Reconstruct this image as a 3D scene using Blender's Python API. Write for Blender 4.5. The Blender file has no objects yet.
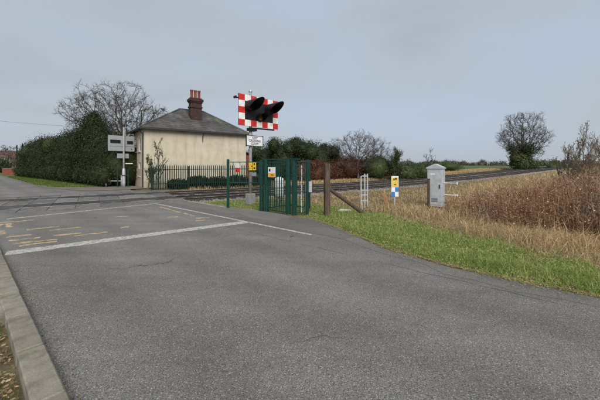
import bpy, math, random
import numpy as np
from mathutils import Vector, Matrix
R = math.radians
random.seed(7)
scene = bpy.context.scene
COL = scene.collection

# ------------------------------------------------------------------ camera, sky, sun, exposure
cam_d = bpy.data.cameras.new('camera'); cam = bpy.data.objects.new('camera', cam_d); COL.objects.link(cam)
cam.location = (0, 0, 1.8); cam.rotation_euler = (R(90), 0, 0)
cam_d.sensor_width = 36; cam_d.lens = 18; cam_d.shift_y = -35/600
cam_d.clip_start = 0.05; cam_d.clip_end = 6000
scene.camera = cam

SUN_EL, SUN_AZ = 38, 165            # azimuth measured clockwise from +Y
w = bpy.data.worlds.new('World'); scene.world = w; w.use_nodes = True
nt = w.node_tree; nt.nodes.clear()
def wn(t, **k):
    n = nt.nodes.new(t)
    for a, b in k.items(): setattr(n, a, b)
    return n
sky = wn('ShaderNodeTexSky', sky_type='NISHITA', sun_disc=False, sun_elevation=R(SUN_EL), sun_rotation=R(SUN_AZ))
sky.air_density = 1.0; sky.dust_density = 3.0
skymul = wn('ShaderNodeMix', data_type='RGBA', blend_type='MULTIPLY'); skymul.inputs[0].default_value = 1
skymul.inputs[7].default_value = (.04, .04, .04, 1)
nt.links.new(sky.outputs[0], skymul.inputs[6])
tc = wn('ShaderNodeTexCoord'); mp = wn('ShaderNodeMapping'); mp.inputs['Scale'].default_value = (1.0, 1.0, 3.2)
mp.inputs['Rotation'].default_value = (0, R(-14), 0)
nt.links.new(tc.outputs['Generated'], mp.inputs[0])
nz = wn('ShaderNodeTexNoise'); nz.inputs['Scale'].default_value = 1.3; nz.inputs['Detail'].default_value = 5; nz.inputs['Roughness'].default_value = .45
nz.inputs['Distortion'].default_value = .3
nt.links.new(mp.outputs[0], nz.inputs['Vector'])
rp = wn('ShaderNodeValToRGB')
rp.color_ramp.elements[0].position = .32; rp.color_ramp.elements[0].color = (.184, .201, .220, 1)
rp.color_ramp.elements[1].position = .70; rp.color_ramp.elements[1].color = (.215, .250, .305, 1)
e = rp.color_ramp.elements.new(.5); e.color = (.214, .235, .258, 1)
nt.links.new(nz.outputs[0], rp.inputs[0])
mixs = wn('ShaderNodeMix', data_type='RGBA'); mixs.inputs[0].default_value = .86
nt.links.new(skymul.outputs[2], mixs.inputs[6]); nt.links.new(rp.outputs[0], mixs.inputs[7])
bgn = wn('ShaderNodeBackground'); bgn.inputs[1].default_value = .87
out = wn('ShaderNodeOutputWorld')
nt.links.new(mixs.outputs[2], bgn.inputs[0]); nt.links.new(bgn.outputs[0], out.inputs[0])

sl = bpy.data.lights.new('sun', 'SUN'); sl.energy = 1.5; sl.angle = R(45); sl.color = (1, .97, .92)
so = bpy.data.objects.new('sun', sl); COL.objects.link(so)
sd = Vector((math.sin(R(SUN_AZ))*math.cos(R(SUN_EL)), math.cos(R(SUN_AZ))*math.cos(R(SUN_EL)), math.sin(R(SUN_EL))))
so.rotation_euler = sd.to_track_quat('Z', 'Y').to_euler(); so.location = sd*60

vs = scene.view_settings
vs.view_transform = 'Standard'; vs.look = 'None'; vs.exposure = 1.45; vs.gamma = 1.0; vs.use_curve_mapping = False
scene.cycles.use_denoising = True
scene.cycles.max_bounces = 6; scene.cycles.diffuse_bounces = 3; scene.cycles.transparent_max_bounces = 8

# ------------------------------------------------------------------ coordinates of the place
SV = np.array([-.749, .663]); TV = np.array([.663, .749])          # along the road, across it (to the right)
O = np.array([-11.1, 12.56]); RV = np.array([.82, .572]); NV = np.array([-.572, .82])   # near rail origin, along, across
def rd(s, t): p = s*SV + t*TV; return float(p[0]), float(p[1])
def kcur(a): return np.where(a > 15, (np.maximum(a, 15)-15)**2/1800.0, 0.0)
def smooth(x): x = np.clip(x, 0, 1); return x*x*(3-2*x)
def tz(a): return 1.35*smooth((np.asarray(a, float)-14)/76)
def rl(a, n): p = O + a*RV + (n+float(kcur(np.array(float(a)))))*NV; return float(p[0]), float(p[1])
def to_an(x, y):
    dx, dy = x-O[0], y-O[1]
    a = dx*RV[0]+dy*RV[1]; n = dx*NV[0]+dy*NV[1]
    return a, n-kcur(a)
def to_st(x, y): return x*SV[0]+y*SV[1], x*TV[0]+y*TV[1]
def gz(x, y):                                     # height of the ground
    x = np.asarray(x, float); y = np.asarray(y, float)
    a, n = to_an(x, y)
    wbank = smooth((n+13)/9.5)*smooth((260-n)/200)
    trench = smooth((n+2.3)/.8)*smooth((7.3-n)/.8)*.26
    bump = .03*np.sin(x*1.7+y*.6)*np.sin(y*1.3-x*.4)
    return -.03 + bump*smooth((np.hypot(x, y)-3)/6)*.8 + tz(a)*wbank - trench
S_R = [-40, 0, 1.5, 3, 5, 6.5, 9, 13, 22, 24.5, 27, 29, 31, 40, 140]
T_R = [5.72, 5.72, 5.72, 6.1, 7.2, 7.75, 7.7, 7.6, 7.7, 8.3, 7.2, 5.2, 4.55, 4.5, 4.5]
def t_right(s): return np.interp(s, S_R, T_R)
def t_left(s): return np.interp(s, [-40, 14, 24, 30, 140], [.54, .54, -.3, -.8, -.9])

# ------------------------------------------------------------------ materials
M = {}
class NB:
    def __init__(s, name, rough=.8):
        s.m = bpy.data.materials.new(name); s.m.use_nodes = True
        s.t = s.m.node_tree; s.b = s.t.nodes['Principled BSDF']; s.o = s.t.nodes['Material Output']
        s.b.inputs['Roughness'].default_value = rough
        s.b.inputs['Specular IOR Level'].default_value = .3
        M[name] = s.m
    def n(s, t, **k):
        x = s.t.nodes.new(t)
        for a, b in k.items(): setattr(x, a, b)
        return x
    def l(s, a, b): s.t.links.new(a, b)
    def pos(s): return s.n('ShaderNodeTexCoord').outputs['Object']
    def noise(s, scale, detail=4, rough=.55, vec=None, dist=0):
        x = s.n('ShaderNodeTexNoise'); x.inputs['Scale'].default_value = scale; x.inputs['Detail'].default_value = detail
        x.inputs['Roughness'].default_value = rough; x.inputs['Distortion'].default_value = dist
        s.l(vec if vec is not None else s.pos(), x.inputs['Vector']); return x.outputs[0]
    def voro(s, scale, feature='F1', vec=None, out=0):
        x = s.n('ShaderNodeTexVoronoi', feature=feature); x.inputs['Scale'].default_value = scale
        s.l(vec if vec is not None else s.pos(), x.inputs['Vector']); return x.outputs[out]
    def ramp(s, fac, stops):
        x = s.n('ShaderNodeValToRGB'); cr = x.color_ramp
        while len(cr.elements) > 1: cr.elements.remove(cr.elements[-1])
        for i, (p, c) in enumerate(stops):
            el = cr.elements[0] if i == 0 else cr.elements.new(p)
            el.position = p; c = (c,)*3 if isinstance(c, (int, float)) else c; el.color = (*c, 1)
        s.l(fac, x.inputs[0]); return x.outputs[0]
    def mix(s, fac, a, b, mode='MIX'):
        x = s.n('ShaderNodeMix', data_type='RGBA', blend_type=mode)
        for i, v in ((0, fac), (6, a), (7, b)):
            if isinstance(v, (int, float)): x.inputs[i].default_value = v if i == 0 else (v, v, v, 1)
            elif isinstance(v, tuple): x.inputs[i].default_value = (*v, 1)
            else: s.l(v, x.inputs[i])
        return x.outputs[2]
    def math(s, op, a, b=0.0):
        x = s.n('ShaderNodeMath', operation=op)
        for i, v in ((0, a), (1, b)):
            if isinstance(v, (int, float)): x.inputs[i].default_value = v
            else: s.l(v, x.inputs[i])
        return x.outputs[0]
    def color(s, c):
        if isinstance(c, tuple): s.b.inputs['Base Color'].default_value = (*c, 1)
        else: s.l(c, s.b.inputs['Base Color'])
        return s
    def bump(s, h, strength=.4, dist=.01):
        x = s.n('ShaderNodeBump'); x.inputs['Strength'].default_value = strength; x.inputs['Distance'].default_value = dist
        s.l(h, x.inputs['Height']); s.l(x.outputs[0], s.b.inputs['Normal']); return s
    def objrand(s): return s.n('ShaderNodeObjectInfo').outputs['Random']
    def island(s): return s.n('ShaderNodeNewGeometry').outputs['Random Per Island']

def simple(name, c, rough=.7, var=.25, scale=6, metal=0, spec=.3):
    b = NB(name, rough); f = b.noise(scale, 5, .6)
    lo = tuple(v*(1-var) for v in c); hi = tuple(min(1, v*(1+var)) for v in c)
    b.color(b.ramp(f, [(.3, lo), (.7, hi)])); b.b.inputs['Metallic'].default_value = metal
    b.b.inputs['Specular IOR Level'].default_value = spec
    return b

def asphalt_color(b, dark=1.0):
    big = b.noise(.35, 4, .5); mid = b.noise(5.5, 6, .7); fine = b.noise(95, 3, .75)
    mp = b.n('ShaderNodeMapping'); mp.inputs['Rotation'].default_value = (0, 0, R(41.5)); mp.inputs['Scale'].default_value = (.16, 1.5, 1)
    b.l(b.pos(), mp.inputs[0]); streak = b.noise(1.1, 4, .55, mp.outputs[0])
    c = b.ramp(big, [(.30, (.118*dark, .113*dark, .104*dark)), (.5, (.146*dark, .141*dark, .132*dark)), (.72, (.172*dark, .169*dark, .162*dark))])
    c = b.mix(.5, c, b.ramp(streak, [(.34, (.76, .75, .72)), (.66, (1.18, 1.19, 1.20))]), 'MULTIPLY')
    c = b.mix(.6, c, b.ramp(mid, [(.3, .82), (.7, 1.18)]), 'MULTIPLY')
    c = b.mix(.9, c, b.ramp(fine, [(.30, .28), (.48, .92), (.70, 2.0)]), 'MULTIPLY')
    chip = b.voro(120, 'F1', None, 1)
    sep = b.n('ShaderNodeSeparateColor'); b.l(chip, sep.inputs[0])
    lightchip = b.math('GREATER_THAN', sep.outputs[0], .93); darkchip = b.math('GREATER_THAN', sep.outputs[1], .88)
    c = b.mix(b.math('MULTIPLY', lightchip, .6), c, (.42*dark, .39*dark, .35*dark))
    c = b.mix(b.math('MULTIPLY', darkchip, .7), c, (.03, .03, .03))
    dt = b.n('ShaderNodeVectorMath', operation='DOT_PRODUCT'); dt.inputs[1].default_value = (TV[0], TV[1], 0); b.l(b.pos(), dt.inputs[0])
    tt = b.math('ADD', dt.outputs['Value'], b.math('MULTIPLY', b.noise(.5, 3), .7))
    wheel = b.math('COSINE', b.math('MULTIPLY', b.math('SUBTRACT', tt, 1.75), 6.283/1.45))
    c = b.mix(.42, c, b.ramp(b.math('ADD', b.math('MULTIPLY', wheel, .5), .5), [(.0, (1.12, 1.12, 1.11)), (.6, (.96, .955, .94)), (1.0, (.74, .72, .68))]), 'MULTIPLY')
    seam = b.math('LESS_THAN', b.math('ABSOLUTE', b.math('SUBTRACT', b.math('ADD', dt.outputs['Value'], b.math('MULTIPLY', b.noise(2.5, 4, .6), .16)), 5.22)), .011)
    seam = b.math('MULTIPLY', seam, b.ramp(b.noise(1.3, 3), [(.40, 0.0), (.5, 1.0)]))
    c = b.mix(b.math('MULTIPLY', seam, .75), c, (.03, .03, .028))
    stain = b.ramp(b.noise(.9, 5, .65, None, .6), [(.60, 0.0), (.72, 1.0)])
    c = b.mix(b.math('MULTIPLY', stain, .2), c, (.075, .066, .055))
    # cracks
    mp2 = b.n('ShaderNodeMapping'); mp2.inputs['Rotation'].default_value = (0, 0, R(41.5)); mp2.inputs['Scale'].default_value = (.55, 1, 1)
    wob = b.n('ShaderNodeVectorMath', operation='ADD'); nv = b.n('ShaderNodeTexNoise'); nv.inputs['Scale'].default_value = 3.0; nv.inputs['Detail'].default_value = 5
    b.l(b.pos(), nv.inputs['Vector']); b.l(b.pos(), wob.inputs[0])
    sc = b.n('ShaderNodeVectorMath', operation='SCALE'); sc.inputs['Scale'].default_value = .55; b.l(nv.outputs[1], sc.inputs[0]); b.l(sc.outputs[0], wob.inputs[1])
    b.l(wob.outputs[0], mp2.inputs[0])
    ed = b.voro(.42, 'DISTANCE_TO_EDGE', mp2.outputs[0])
    gate = b.ramp(b.noise(.5, 2), [(.54, 0.0), (.60, 1.0)])
    cr = b.math('MULTIPLY', b.math('LESS_THAN', ed, .0035), gate)
    c = b.mix(b.math('MULTIPLY', cr, .8), c, (.02, .02, .02))
    return c, fine
b = NB('asphalt', .82); c, h = asphalt_color(b); b.color(c); b.bump(h, .55, .012)
b = NB('footway_tarmac', .85); c, h = asphalt_color(b, .86); b.color(b.mix(.25, c, (.09, .075, .062))); b.bump(h, .5, .01)

def paint(name, col, lo, hi, sc=7):
    b = NB(name, .75); c, h = asphalt_color(b)
    wmask = b.math('ADD', b.math('MULTIPLY', b.noise(sc, 6, .7), .65), b.math('MULTIPLY', b.noise(60, 2, .7), .35))
    f = b.ramp(wmask, [(lo, 0.0), (hi, 1.0)])
    pc = b.mix(.5, col, b.ramp(b.noise(30, 4, .7), [(.3, .55), (.7, 1.1)]), 'MULTIPLY')
    b.color(b.mix(f, c, pc)); b.bump(h, .4, .01)
paint('white_line_paint', (.52, .50, .44), .40, .56, 9)
paint('worn_white_paint', (.50, .48, .43), .45, .60)
paint('worn_yellow_paint', (.60, .43, .21), .42, .60, 6)
paint('mud_film', (.17, .135, .10), .45, .72, 3)

b = NB('kerb_concrete', .85)
c = b.ramp(b.noise(5, 6, .7), [(.3, (.13, .118, .093)), (.5, (.205, .19, .158)), (.75, (.27, .25, .21))])
c = b.mix(.5, c, b.ramp(b.noise(70, 3, .7), [(.3, .6), (.7, 1.35)]), 'MULTIPLY'); c = b.mix(.7, c, b.ramp(b.objrand(), [(0, (.72, .70, .66)), (1, (1.22, 1.2, 1.16))]), 'MULTIPLY'); moss = b.ramp(b.noise(2.2, 5, .7), [(.56, 0.0), (.68, 1.0)])
c = b.mix(b.math('MULTIPLY', moss, .55), c, (.085, .085, .045)); b.color(c); b.bump(b.noise(90, 3, .7), .6, .008)
b = NB('ground_soil', .95)
geo = b.pos()
c = b.ramp(b.noise(2.2, 6, .65), [(.28, (.055, .045, .026)), (.5, (.12, .095, .05)), (.72, (.20, .165, .09))])
f = b.ramp(b.noise(.02, 4, .6), [(.35, (.055, .095, .022)), (.6, (.085, .13, .035)), (.8, (.13, .13, .055))])
ln = b.n('ShaderNodeVectorMath', operation='DOT_PRODUCT'); ln.inputs[1].default_value = (NV[0], NV[1], 0); b.l(geo, ln.inputs[0])
far = b.math('GREATER_THAN', ln.outputs['Value'], 16.63+13)
dist = b.n('ShaderNodeVectorMath', operation='LENGTH'); b.l(geo, dist.inputs[0])
far2 = b.math('MAXIMUM', far, b.math('GREATER_THAN', dist.outputs['Value'], 110))
b.color(b.mix(far2, c, f)); b.bump(b.noise(14, 6, .7), .8, .05)
b = NB('gravel_apron', .95)
c = b.ramp(b.voro(26, 'F1', None, 0), [(.0, (.26, .235, .195)), (.5, (.15, .135, .11)), (1, (.05, .045, .04))])
b.color(b.mix(.6, c, b.ramp(b.noise(1.2, 4), [(.3, .6), (.7, 1.3)]), 'MULTIPLY'))
b = NB('ballast', .95)
v = b.voro(17, 'F1', None, 0); vc = b.voro(17, 'F1', None, 1)
c = b.mix(.65, b.ramp(v, [(0, (.50, .465, .41)), (.5, (.27, .245, .215)), (1, (.03, .028, .025))]), vc, 'SOFT_LIGHT')
b.color(b.mix(.7, c, b.ramp(b.noise(.8, 4), [(.3, .55), (.7, 1.25)]), 'MULTIPLY')); b.bump(v, 1.0, -.05)
simple('sleeper_timber', (.03, .026, .022), .9, .4, 9)
simple('rail_rust', (.035, .027, .022), .7, .35, 20)
b = NB('rail_steel', .5); b.color(b.ramp(b.noise(1.6, 4, .7), [(.38, (.05, .042, .036)), (.55, (.36, .35, .34)), (.7, (.55, .54, .53))])); b.b.inputs['Metallic'].default_value = .6
b = NB('deck_rubber', .65); c = b.ramp(b.noise(5, 5, .6), [(.3, (.022, .022, .023)), (.7, (.055, .054, .052))]); b.color(b.mix(1.0, c, b.ramp(b.objrand(), [(0, .65), (.7, 1.1), (1, 1.7)]), 'MULTIPLY'))
b = NB('deck_concrete', .85); c = b.ramp(b.noise(4, 5, .65), [(.3, (.085, .08, .074)), (.7, (.19, .18, .165))])
c = b.mix(.6, c, b.ramp(b.noise(60, 3, .7), [(.3, .55), (.7, 1.3)]), 'MULTIPLY')
b.color(b.mix(1.0, c, b.ramp(b.objrand(), [(0, .72), (.6, 1.0), (1, 1.3)]), 'MULTIPLY'))

def leafmat(name, stops, transl=.25, rough=.6, patch=1.2):
    b = NB(name, rough)
    f = b.math('ADD', b.math('MULTIPLY', b.island(), .6), b.math('MULTIPLY', b.noise(patch, 3), .4))
    c = b.ramp(f, stops); b.color(c); b.b.inputs['Specular IOR Level'].default_value = .25
    tr = b.n('ShaderNodeBsdfTranslucent'); b.l(c, tr.inputs[0])
    mx = b.n('ShaderNodeMixShader'); mx.inputs[0].default_value = transl
    b.l(b.b.outputs[0], mx.inputs[1]); b.l(tr.outputs[0], mx.inputs[2]); b.l(mx.outputs[0], b.o.inputs[0])
leafmat('grass_green', [(.15, (.08, .125, .03)), (.38, (.20, .31, .06)), (.58, (.34, .45, .12)), (.74, (.55, .52, .24)), (.88, (.62, .48, .28))], .5, .6, 2.0)
leafmat('grass_short', [(.15, (.05, .09, .015)), (.45, (.09, .15, .025)), (.68, (.15, .19, .045)), (.85, (.28, .24, .10))], .3)
leafmat('straw', [(.12, (.22, .14, .07)), (.34, (.54, .375, .195)), (.55, (.70, .54, .33)), (.66, (.40, .24, .125)), (.78, (.33, .34, .14)), (.92, (.76, .64, .45))], .4, .6, .7)
leafmat('withered', [(.12, (.09, .06, .035)), (.34, (.26, .17, .10)), (.5, (.20, .21, .075)), (.64, (.45, .31, .18)), (.78, (.32, .22, .16)), (.9, (.70, .58, .40))], .3, .7, .6)
leafmat('dead_leaves', [(.1, (.09, .055, .03)), (.45, (.24, .16, .08)), (.8, (.42, .32, .18))], .15)
leafmat('hedge_leaf', [(.2, (.008, .013, .004)), (.5, (.017, .026, .007)), (.75, (.032, .044, .011)), (.95, (.075, .08, .024))], .12, .62)
leafmat('conifer_leaf', [(.2, (.010, .018, .006)), (.5, (.020, .034, .010)), (.8, (.042, .056, .018))], .12, .55)
leafmat('ivy_leaf', [(.2, (.020, .032, .010)), (.5, (.04, .06, .018)), (.8, (.075, .088, .03))], .15, .45)
leafmat('shrub_leaf', [(.2, (.022, .045, .014)), (.5, (.045, .08, .022)), (.85, (.09, .12, .04))], .2, .5)
leafmat('brown_hedge_leaf', [(.15, (.035, .016, .011)), (.5, (.085, .036, .021)), (.85, (.16, .075, .043))], .2)
b = NB('scrub_stem', .85)
isl = b.island(); big = b.ramp(b.noise(.55, 3), [(.36, 0.0), (.50, 1.0)])
c1 = b.ramp(isl, [(.05, (.04, .018, .012)), (.35, (.20, .092, .043)), (.65, (.33, .17, .085)), (.86, (.46, .30, .18)), (.97, (.62, .48, .34))])
c2 = b.ramp(isl, [(.05, (.04, .028, .022)), (.35, (.12, .085, .066)), (.65, (.21, .15, .115)), (.86, (.34, .26, .19)), (.97, (.68, .58, .45))])
b.color(b.mix(big, c2, c1))
leafmat('far_wood', [(.15, (.045, .045, .035)), (.5, (.075, .070, .055)), (.85, (.10, .10, .065))], .1)
b = NB('bark', .9); b.color(b.ramp(b.noise(5, 5, .65), [(.3, (.055, .047, .036)), (.7, (.14, .125, .095))]))
b = NB('twig', .9); b.color(b.ramp(b.noise(.6, 3), [(.3, (.040, .032, .025)), (.7, (.085, .072, .055))]))
b = NB('pale_twig', .9); b.color(b.ramp(b.noise(.9, 3), [(.3, (.13, .10, .07)), (.7, (.24, .19, .135))]))

b = NB('cream_render', .9)
mpv = b.n('ShaderNodeMapping'); mpv.inputs['Scale'].default_value = (1.6, 1.6, .22); b.l(b.pos(), mpv.inputs[0])
c = b.ramp(b.noise(1.2, 5, .6), [(.25, (.40, .355, .265)), (.55, (.49, .445, .35)), (.8, (.54, .50, .405))])
c = b.mix(.6, c, b.ramp(b.noise(1.5, 5, .65, mpv.outputs[0]), [(.30, (.62, .58, .50)), (.5, (.95, .94, .92)), (.8, (1.05, 1.05, 1.05))]), 'MULTIPLY')
b.color(c); b.bump(b.noise(30, 4, .7), .25, .01)
b = NB('pale_brick', .9)
br = b.n('ShaderNodeTexBrick'); br.inputs['Scale'].default_value = 4.4; br.inputs['Color1'].default_value = (.40, .33, .25, 1); br.inputs['Color2'].default_value = (.30, .22, .16, 1); br.inputs['Mortar'].default_value = (.42, .39, .33, 1)
b.l(b.pos(), br.inputs[0]); b.color(br.outputs[0])
b = NB('dark_brick', .9)
br = b.n('ShaderNodeTexBrick'); br.inputs['Scale'].default_value = 4.4; br.inputs['Color1'].default_value = (.022, .013, .011, 1); br.inputs['Color2'].default_value = (.055, .022, .017, 1); br.inputs['Mortar'].default_value = (.06, .05, .045, 1)
mr = b.n('ShaderNodeMapping'); mr.inputs['Rotation'].default_value = (R(90), 0, 0); b.l(b.pos(), mr.inputs[0]); b.l(mr.outputs[0], br.inputs[0])
b.color(b.mix(.6, br.outputs[0], b.ramp(b.noise(3, 4), [(.3, .55), (.7, 1.5)]), 'MULTIPLY'))
simple('red_brick', (.20, .065, .04), .9, .4, 5)
b = NB('slate', .62)
tcn = b.pos(); 
c = b.ramp(b.noise(1.0, 5, .65), [(.28, (.042, .040, .038)), (.55, (.085, .082, .077)), (.78, (.17, .165, .14))])
cells = b.n('ShaderNodeTexBrick'); cells.inputs['Scale'].default_value = 3.0; cells.inputs['Mortar Size'].default_value = .03
cells.inputs['Color1'].default_value = (.75, .75, .75, 1); cells.inputs['Color2'].default_value = (1.25, 1.25, 1.25, 1); cells.inputs['Mortar'].default_value = (.4, .4, .4, 1)
b.l(tcn, cells.inputs[0]); b.color(b.mix(.8, c, cells.outputs[0], 'MULTIPLY'))
simple('lead_flashing', (.42, .42, .42), .6, .2)
simple('terracotta', (.17, .048, .026), .8, .3, 8)
simple('dark_gutter', (.03, .03, .03), .5)
simple('white_paint', (.70, .69, .66), .55, .12)
simple('grey_wash', (.45, .44, .41), .8, .2)
b = NB('window_glass', .08); b.color((.02, .024, .028)); b.b.inputs['Specular IOR Level'].default_value = .6
simple('green_paint', (.006, .040, .030), .55, .3, 9)
simple('green_palisade', (.004, .020, .016), .5, .35, 6)
simple('galvanised', (.36, .38, .39), .5, .2, 10, metal=.25)
simple('pole_grey', (.25, .25, .235), .6, .18, 8)
simple('plate_grey', (.26, .27, .28), .55, .12, 4)
simple('cabinet_grey', (.36, .385, .40), .55, .22, 5)
simple('black_paint', (.006, .006, .007), .5, .3, 8)
simple('board_black', (.010, .010, .014), .65, .2, 4)
simple('red_reflective', (.46, .025, .022), .45, .28, 5)
simple('white_reflective', (.70, .68, .65), .45, .18, 5)
simple('sign_white', (.62, .63, .64), .5, .18, 6)
simple('sign_yellow', (.60, .41, .04), .5, .2)
simple('sign_orange', (.75, .36, .04), .45, .1)
simple('sign_blue', (.03, .17, .42), .45, .1)
simple('lens_red', (.04, .005, .005), .15, .1)
simple('lens_amber', (.14, .06, .006), .15, .1)
b = NB('weathered_wood', .9)
mw = b.n('ShaderNodeMapping'); mw.inputs['Scale'].default_value = (9, 9, .9); b.l(b.pos(), mw.inputs[0])
gr = b.noise(3, 5, .7, mw.outputs[0]); b.color(b.ramp(gr, [(.3, (.03, .021, .015)), (.55, (.085, .062, .045)), (.75, (.17, .135, .10))])); b.bump(gr, .6, .02)
simple('rust_orange', (.22, .12, .06), .8, .35, 12)
simple('pale_stone', (.45, .42, .37), .9, .25, 8)
simple('far_roof', (.10, .06, .048), .9, .25, 2)
simple('far_wall', (.20, .15, .125), .9, .2, 2)

# ------------------------------------------------------------------ mesh helpers
def np_mesh(name, V, F, smooth_=False):
    V = np.asarray(V, np.float32); F = np.asarray(F, np.int32)
    me = bpy.data.meshes.new(name); k = F.shape[1]
    me.vertices.add(len(V)); me.vertices.foreach_set('co', V.ravel())
    me.loops.add(F.size); me.loops.foreach_set('vertex_index', F.ravel())
    me.polygons.add(len(F)); me.polygons.foreach_set('loop_start', np.arange(0, F.size, k, dtype=np.int32))
    if smooth_: me.polygons.foreach_set('use_smooth', np.ones(len(F), bool))
    me.update(calc_edges=True); return me
def link(name, me, m=None, parent=None):
    o = bpy.data.objects.new(name, me); COL.objects.link(o)
    if m and me is not None and not me.materials: me.materials.append(M[m])
    if parent: o.parent = parent
    return o
def tag(o, label=None, cat=None, group=None, kind=None):
    for k, v in (('label', label), ('category', cat), ('group', group), ('kind', kind)):
        if v: o[k] = v
    return o
def thing(name, label, cat, loc, rz=0, group=None):
    o = bpy.data.objects.new(name, None); COL.objects.link(o); o.location = loc; o.rotation_euler = (0, 0, rz)
    o.empty_display_size = .2
    return tag(o, label, cat, group)
class MB:
    def __init__(s): s.v = []; s.f = []
    def poly(s, pts, faces):
        n = len(s.v); s.v += [tuple(map(float, p)) for p in pts]; s.f += [tuple(i+n for i in f) for f in faces]; return s
    def box(s, x0, x1, y0, y1, z0, z1):
        return s.poly([(x0,y0,z0),(x1,y0,z0),(x1,y1,z0),(x0,y1,z0),(x0,y0,z1),(x1,y0,z1),(x1,y1,z1),(x0,y1,z1)],
                      [(0,3,2,1),(4,5,6,7),(0,1,5,4),(1,2,6,5),(2,3,7,6),(3,0,4,7)])
    def prism(s, pts, z0, z1):
        n = len(pts); v = [(*p, z0) for p in pts]+[(*p, z1) for p in pts]
        return s.poly(v, [tuple(range(n))[::-1], tuple(range(n, 2*n))]+[(i, (i+1) % n, n+(i+1) % n, n+i) for i in range(n)])
    def tube(s, p, q, r0, r1=None, k=10, caps=True):
        r1 = r0 if r1 is None else r1; p = Vector(p); q = Vector(q); d = (q-p).normalized()
        u = d.orthogonal().normalized(); w_ = d.cross(u)
        ring = lambda c, r: [c+(u*math.cos(2*math.pi*i/k)+w_*math.sin(2*math.pi*i/k))*r for i in range(k)]
        fs = [(i, (i+1) % k, k+(i+1) % k, k+i) for i in range(k)]
        if caps: fs += [tuple(range(k))[::-1], tuple(range(k, 2*k))]
        return s.poly(ring(p, r0)+ring(q, r1), fs)
    def lathe(s, prof, k=14, c=(0, 0, 0)):
        n = len(s.v)
        for r, z in prof:
            for i in range(k): s.v.append((c[0]+r*math.cos(2*math.pi*i/k), c[1]+r*math.sin(2*math.pi*i/k), c[2]+z))
        for j in range(len(prof)-1):
            for i in range(k): s.f.append((n+j*k+i, n+j*k+(i+1) % k, n+(j+1)*k+(i+1) % k, n+(j+1)*k+i))
        s.f.append(tuple(n+i for i in range(k))[::-1]); m_ = n+(len(prof)-1)*k; s.f.append(tuple(m_+i for i in range(k)))
        return s
    def mesh(s, name, bevel=0):
        me = bpy.data.meshes.new(name); me.from_pydata(s.v, [], s.f); me.update()
        if bevel:
            import bmesh
            bm = bmesh.new(); bm.from_mesh(me); bmesh.ops.bevel(bm, geom=bm.edges[:], offset=bevel, segments=1, affect='EDGES', clamp_overlap=True); bm.to_mesh(me); bm.free()
        return me
    def build(s, name, m, parent=None, bevel=0): return link(name, s.mesh(name, bevel), m, parent)
def smooth_obj(o):
    for p in o.data.polygons: p.use_smooth = len(p.vertices) == 4
    return o
def sheet(name, pts, z, m, parent=None): return MB().poly([(*p, z) for p in pts], [tuple(range(len(pts)))]).build(name, m, parent)
def text_mesh(body, size):
    cu = bpy.data.curves.new('lettering', 'FONT'); cu.body = body; cu.size = size; cu.align_x = 'CENTER'; cu.align_y = 'CENTER'; cu.extrude = .001
    cu.offset = size*.012
    o = bpy.data.objects.new('lettering_source', cu); COL.objects.link(o)
    dg = bpy.context.evaluated_depsgraph_get(); me = bpy.data.meshes.new_from_object(o.evaluated_get(dg)); me.materials.clear()
    bpy.data.objects.remove(o); bpy.data.curves.remove(cu); me.name = 'lettering'; return me

# foliage
def unit(v): return v/np.maximum(np.linalg.norm(v, axis=1, keepdims=True), 1e-9)
def blades(rng, x, y, h, wd, lean=.5, z=None):
    n = len(x); z = gz(x, y)-.01 if z is None else z
    th = rng.uniform(0, 2*np.pi, n); la = rng.uniform(0, 2*np.pi, n); ln = np.abs(rng.normal(0, lean, n))*h
    side = np.stack([np.cos(th), np.sin(th), np.zeros(n)], 1)*(wd/2)[:, None]
    ld = np.stack([np.cos(la)*ln, np.sin(la)*ln, np.zeros(n)], 1)
    b0 = np.stack([x, y, z], 1); up = np.zeros((n, 3)); up[:, 2] = h
    mid = b0+up*.55+ld*.3; tip = b0+up*np.clip(1-.25*(ln/h)[:, None], .3, 1)+ld
    V = np.stack([b0-side, b0+side, mid-side*.75, mid+side*.75, tip], 1).reshape(-1, 3)
    i = np.arange(n)[:, None]*5
    F = np.concatenate([i+np.array([[0, 1, 3]]), i+np.array([[0, 3, 2]]), i+np.array([[2, 3, 4]])])
    return V, F
def leaves(rng, P, size, flat=0.0, aspect=.6, nrm=None):
    n = len(P); a = unit(rng.normal(size=(n, 3))); 
    if nrm is not None: a = unit(np.cross(nrm+rng.normal(0, .6, (n, 3)), rng.normal(size=(n, 3))))
    b_ = unit(np.cross(a, (nrm if nrm is not None else 0)+rng.normal(0, .5 if nrm is not None else 1, (n, 3))))
    if flat: a[:, 2] *= (1-flat); b_[:, 2] *= (1-flat)
    sz = (size*rng.uniform(.6, 1.3, n))[:, None]
    V = np.stack([P-a*sz*.5, P+b_*sz*aspect*.5, P+a*sz*.5, P-b_*sz*aspect*.5], 1).reshape(-1, 3)
    i = np.arange(n)[:, None]*4
    return V, i+np.array([[0, 1, 2, 3]])
def seg_mesh(name, S, k=4):
    S = np.asarray(S, float); p0, p1, r0, r1 = S[:, 0:3], S[:, 3:6], S[:, 6], S[:, 7]
    d = unit(p1-p0); ref = np.where(np.abs(d[:, 2:3]) > .9, np.array([[1., 0, 0]]), np.array([[0, 0, 1.]]))
    u = unit(np.cross(d, ref)); v = np.cross(d, u); n = len(S); V = np.zeros((n, 2*k, 3))
    for i in range(k):
        o_ = u*math.cos(2*math.pi*i/k)+v*math.sin(2*math.pi*i/k)
        V[:, i] = p0+o_*r0[:, None]; V[:, k+i] = p1+o_*r1[:, None]
    b0 = np.arange(n)[:, None]*2*k
    F = np.concatenate([b0+np.array([[i, (i+1) % k, k+(i+1) % k, k+i]]) for i in range(k)])
    return np_mesh(name, V.reshape(-1, 3), F, True)
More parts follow.
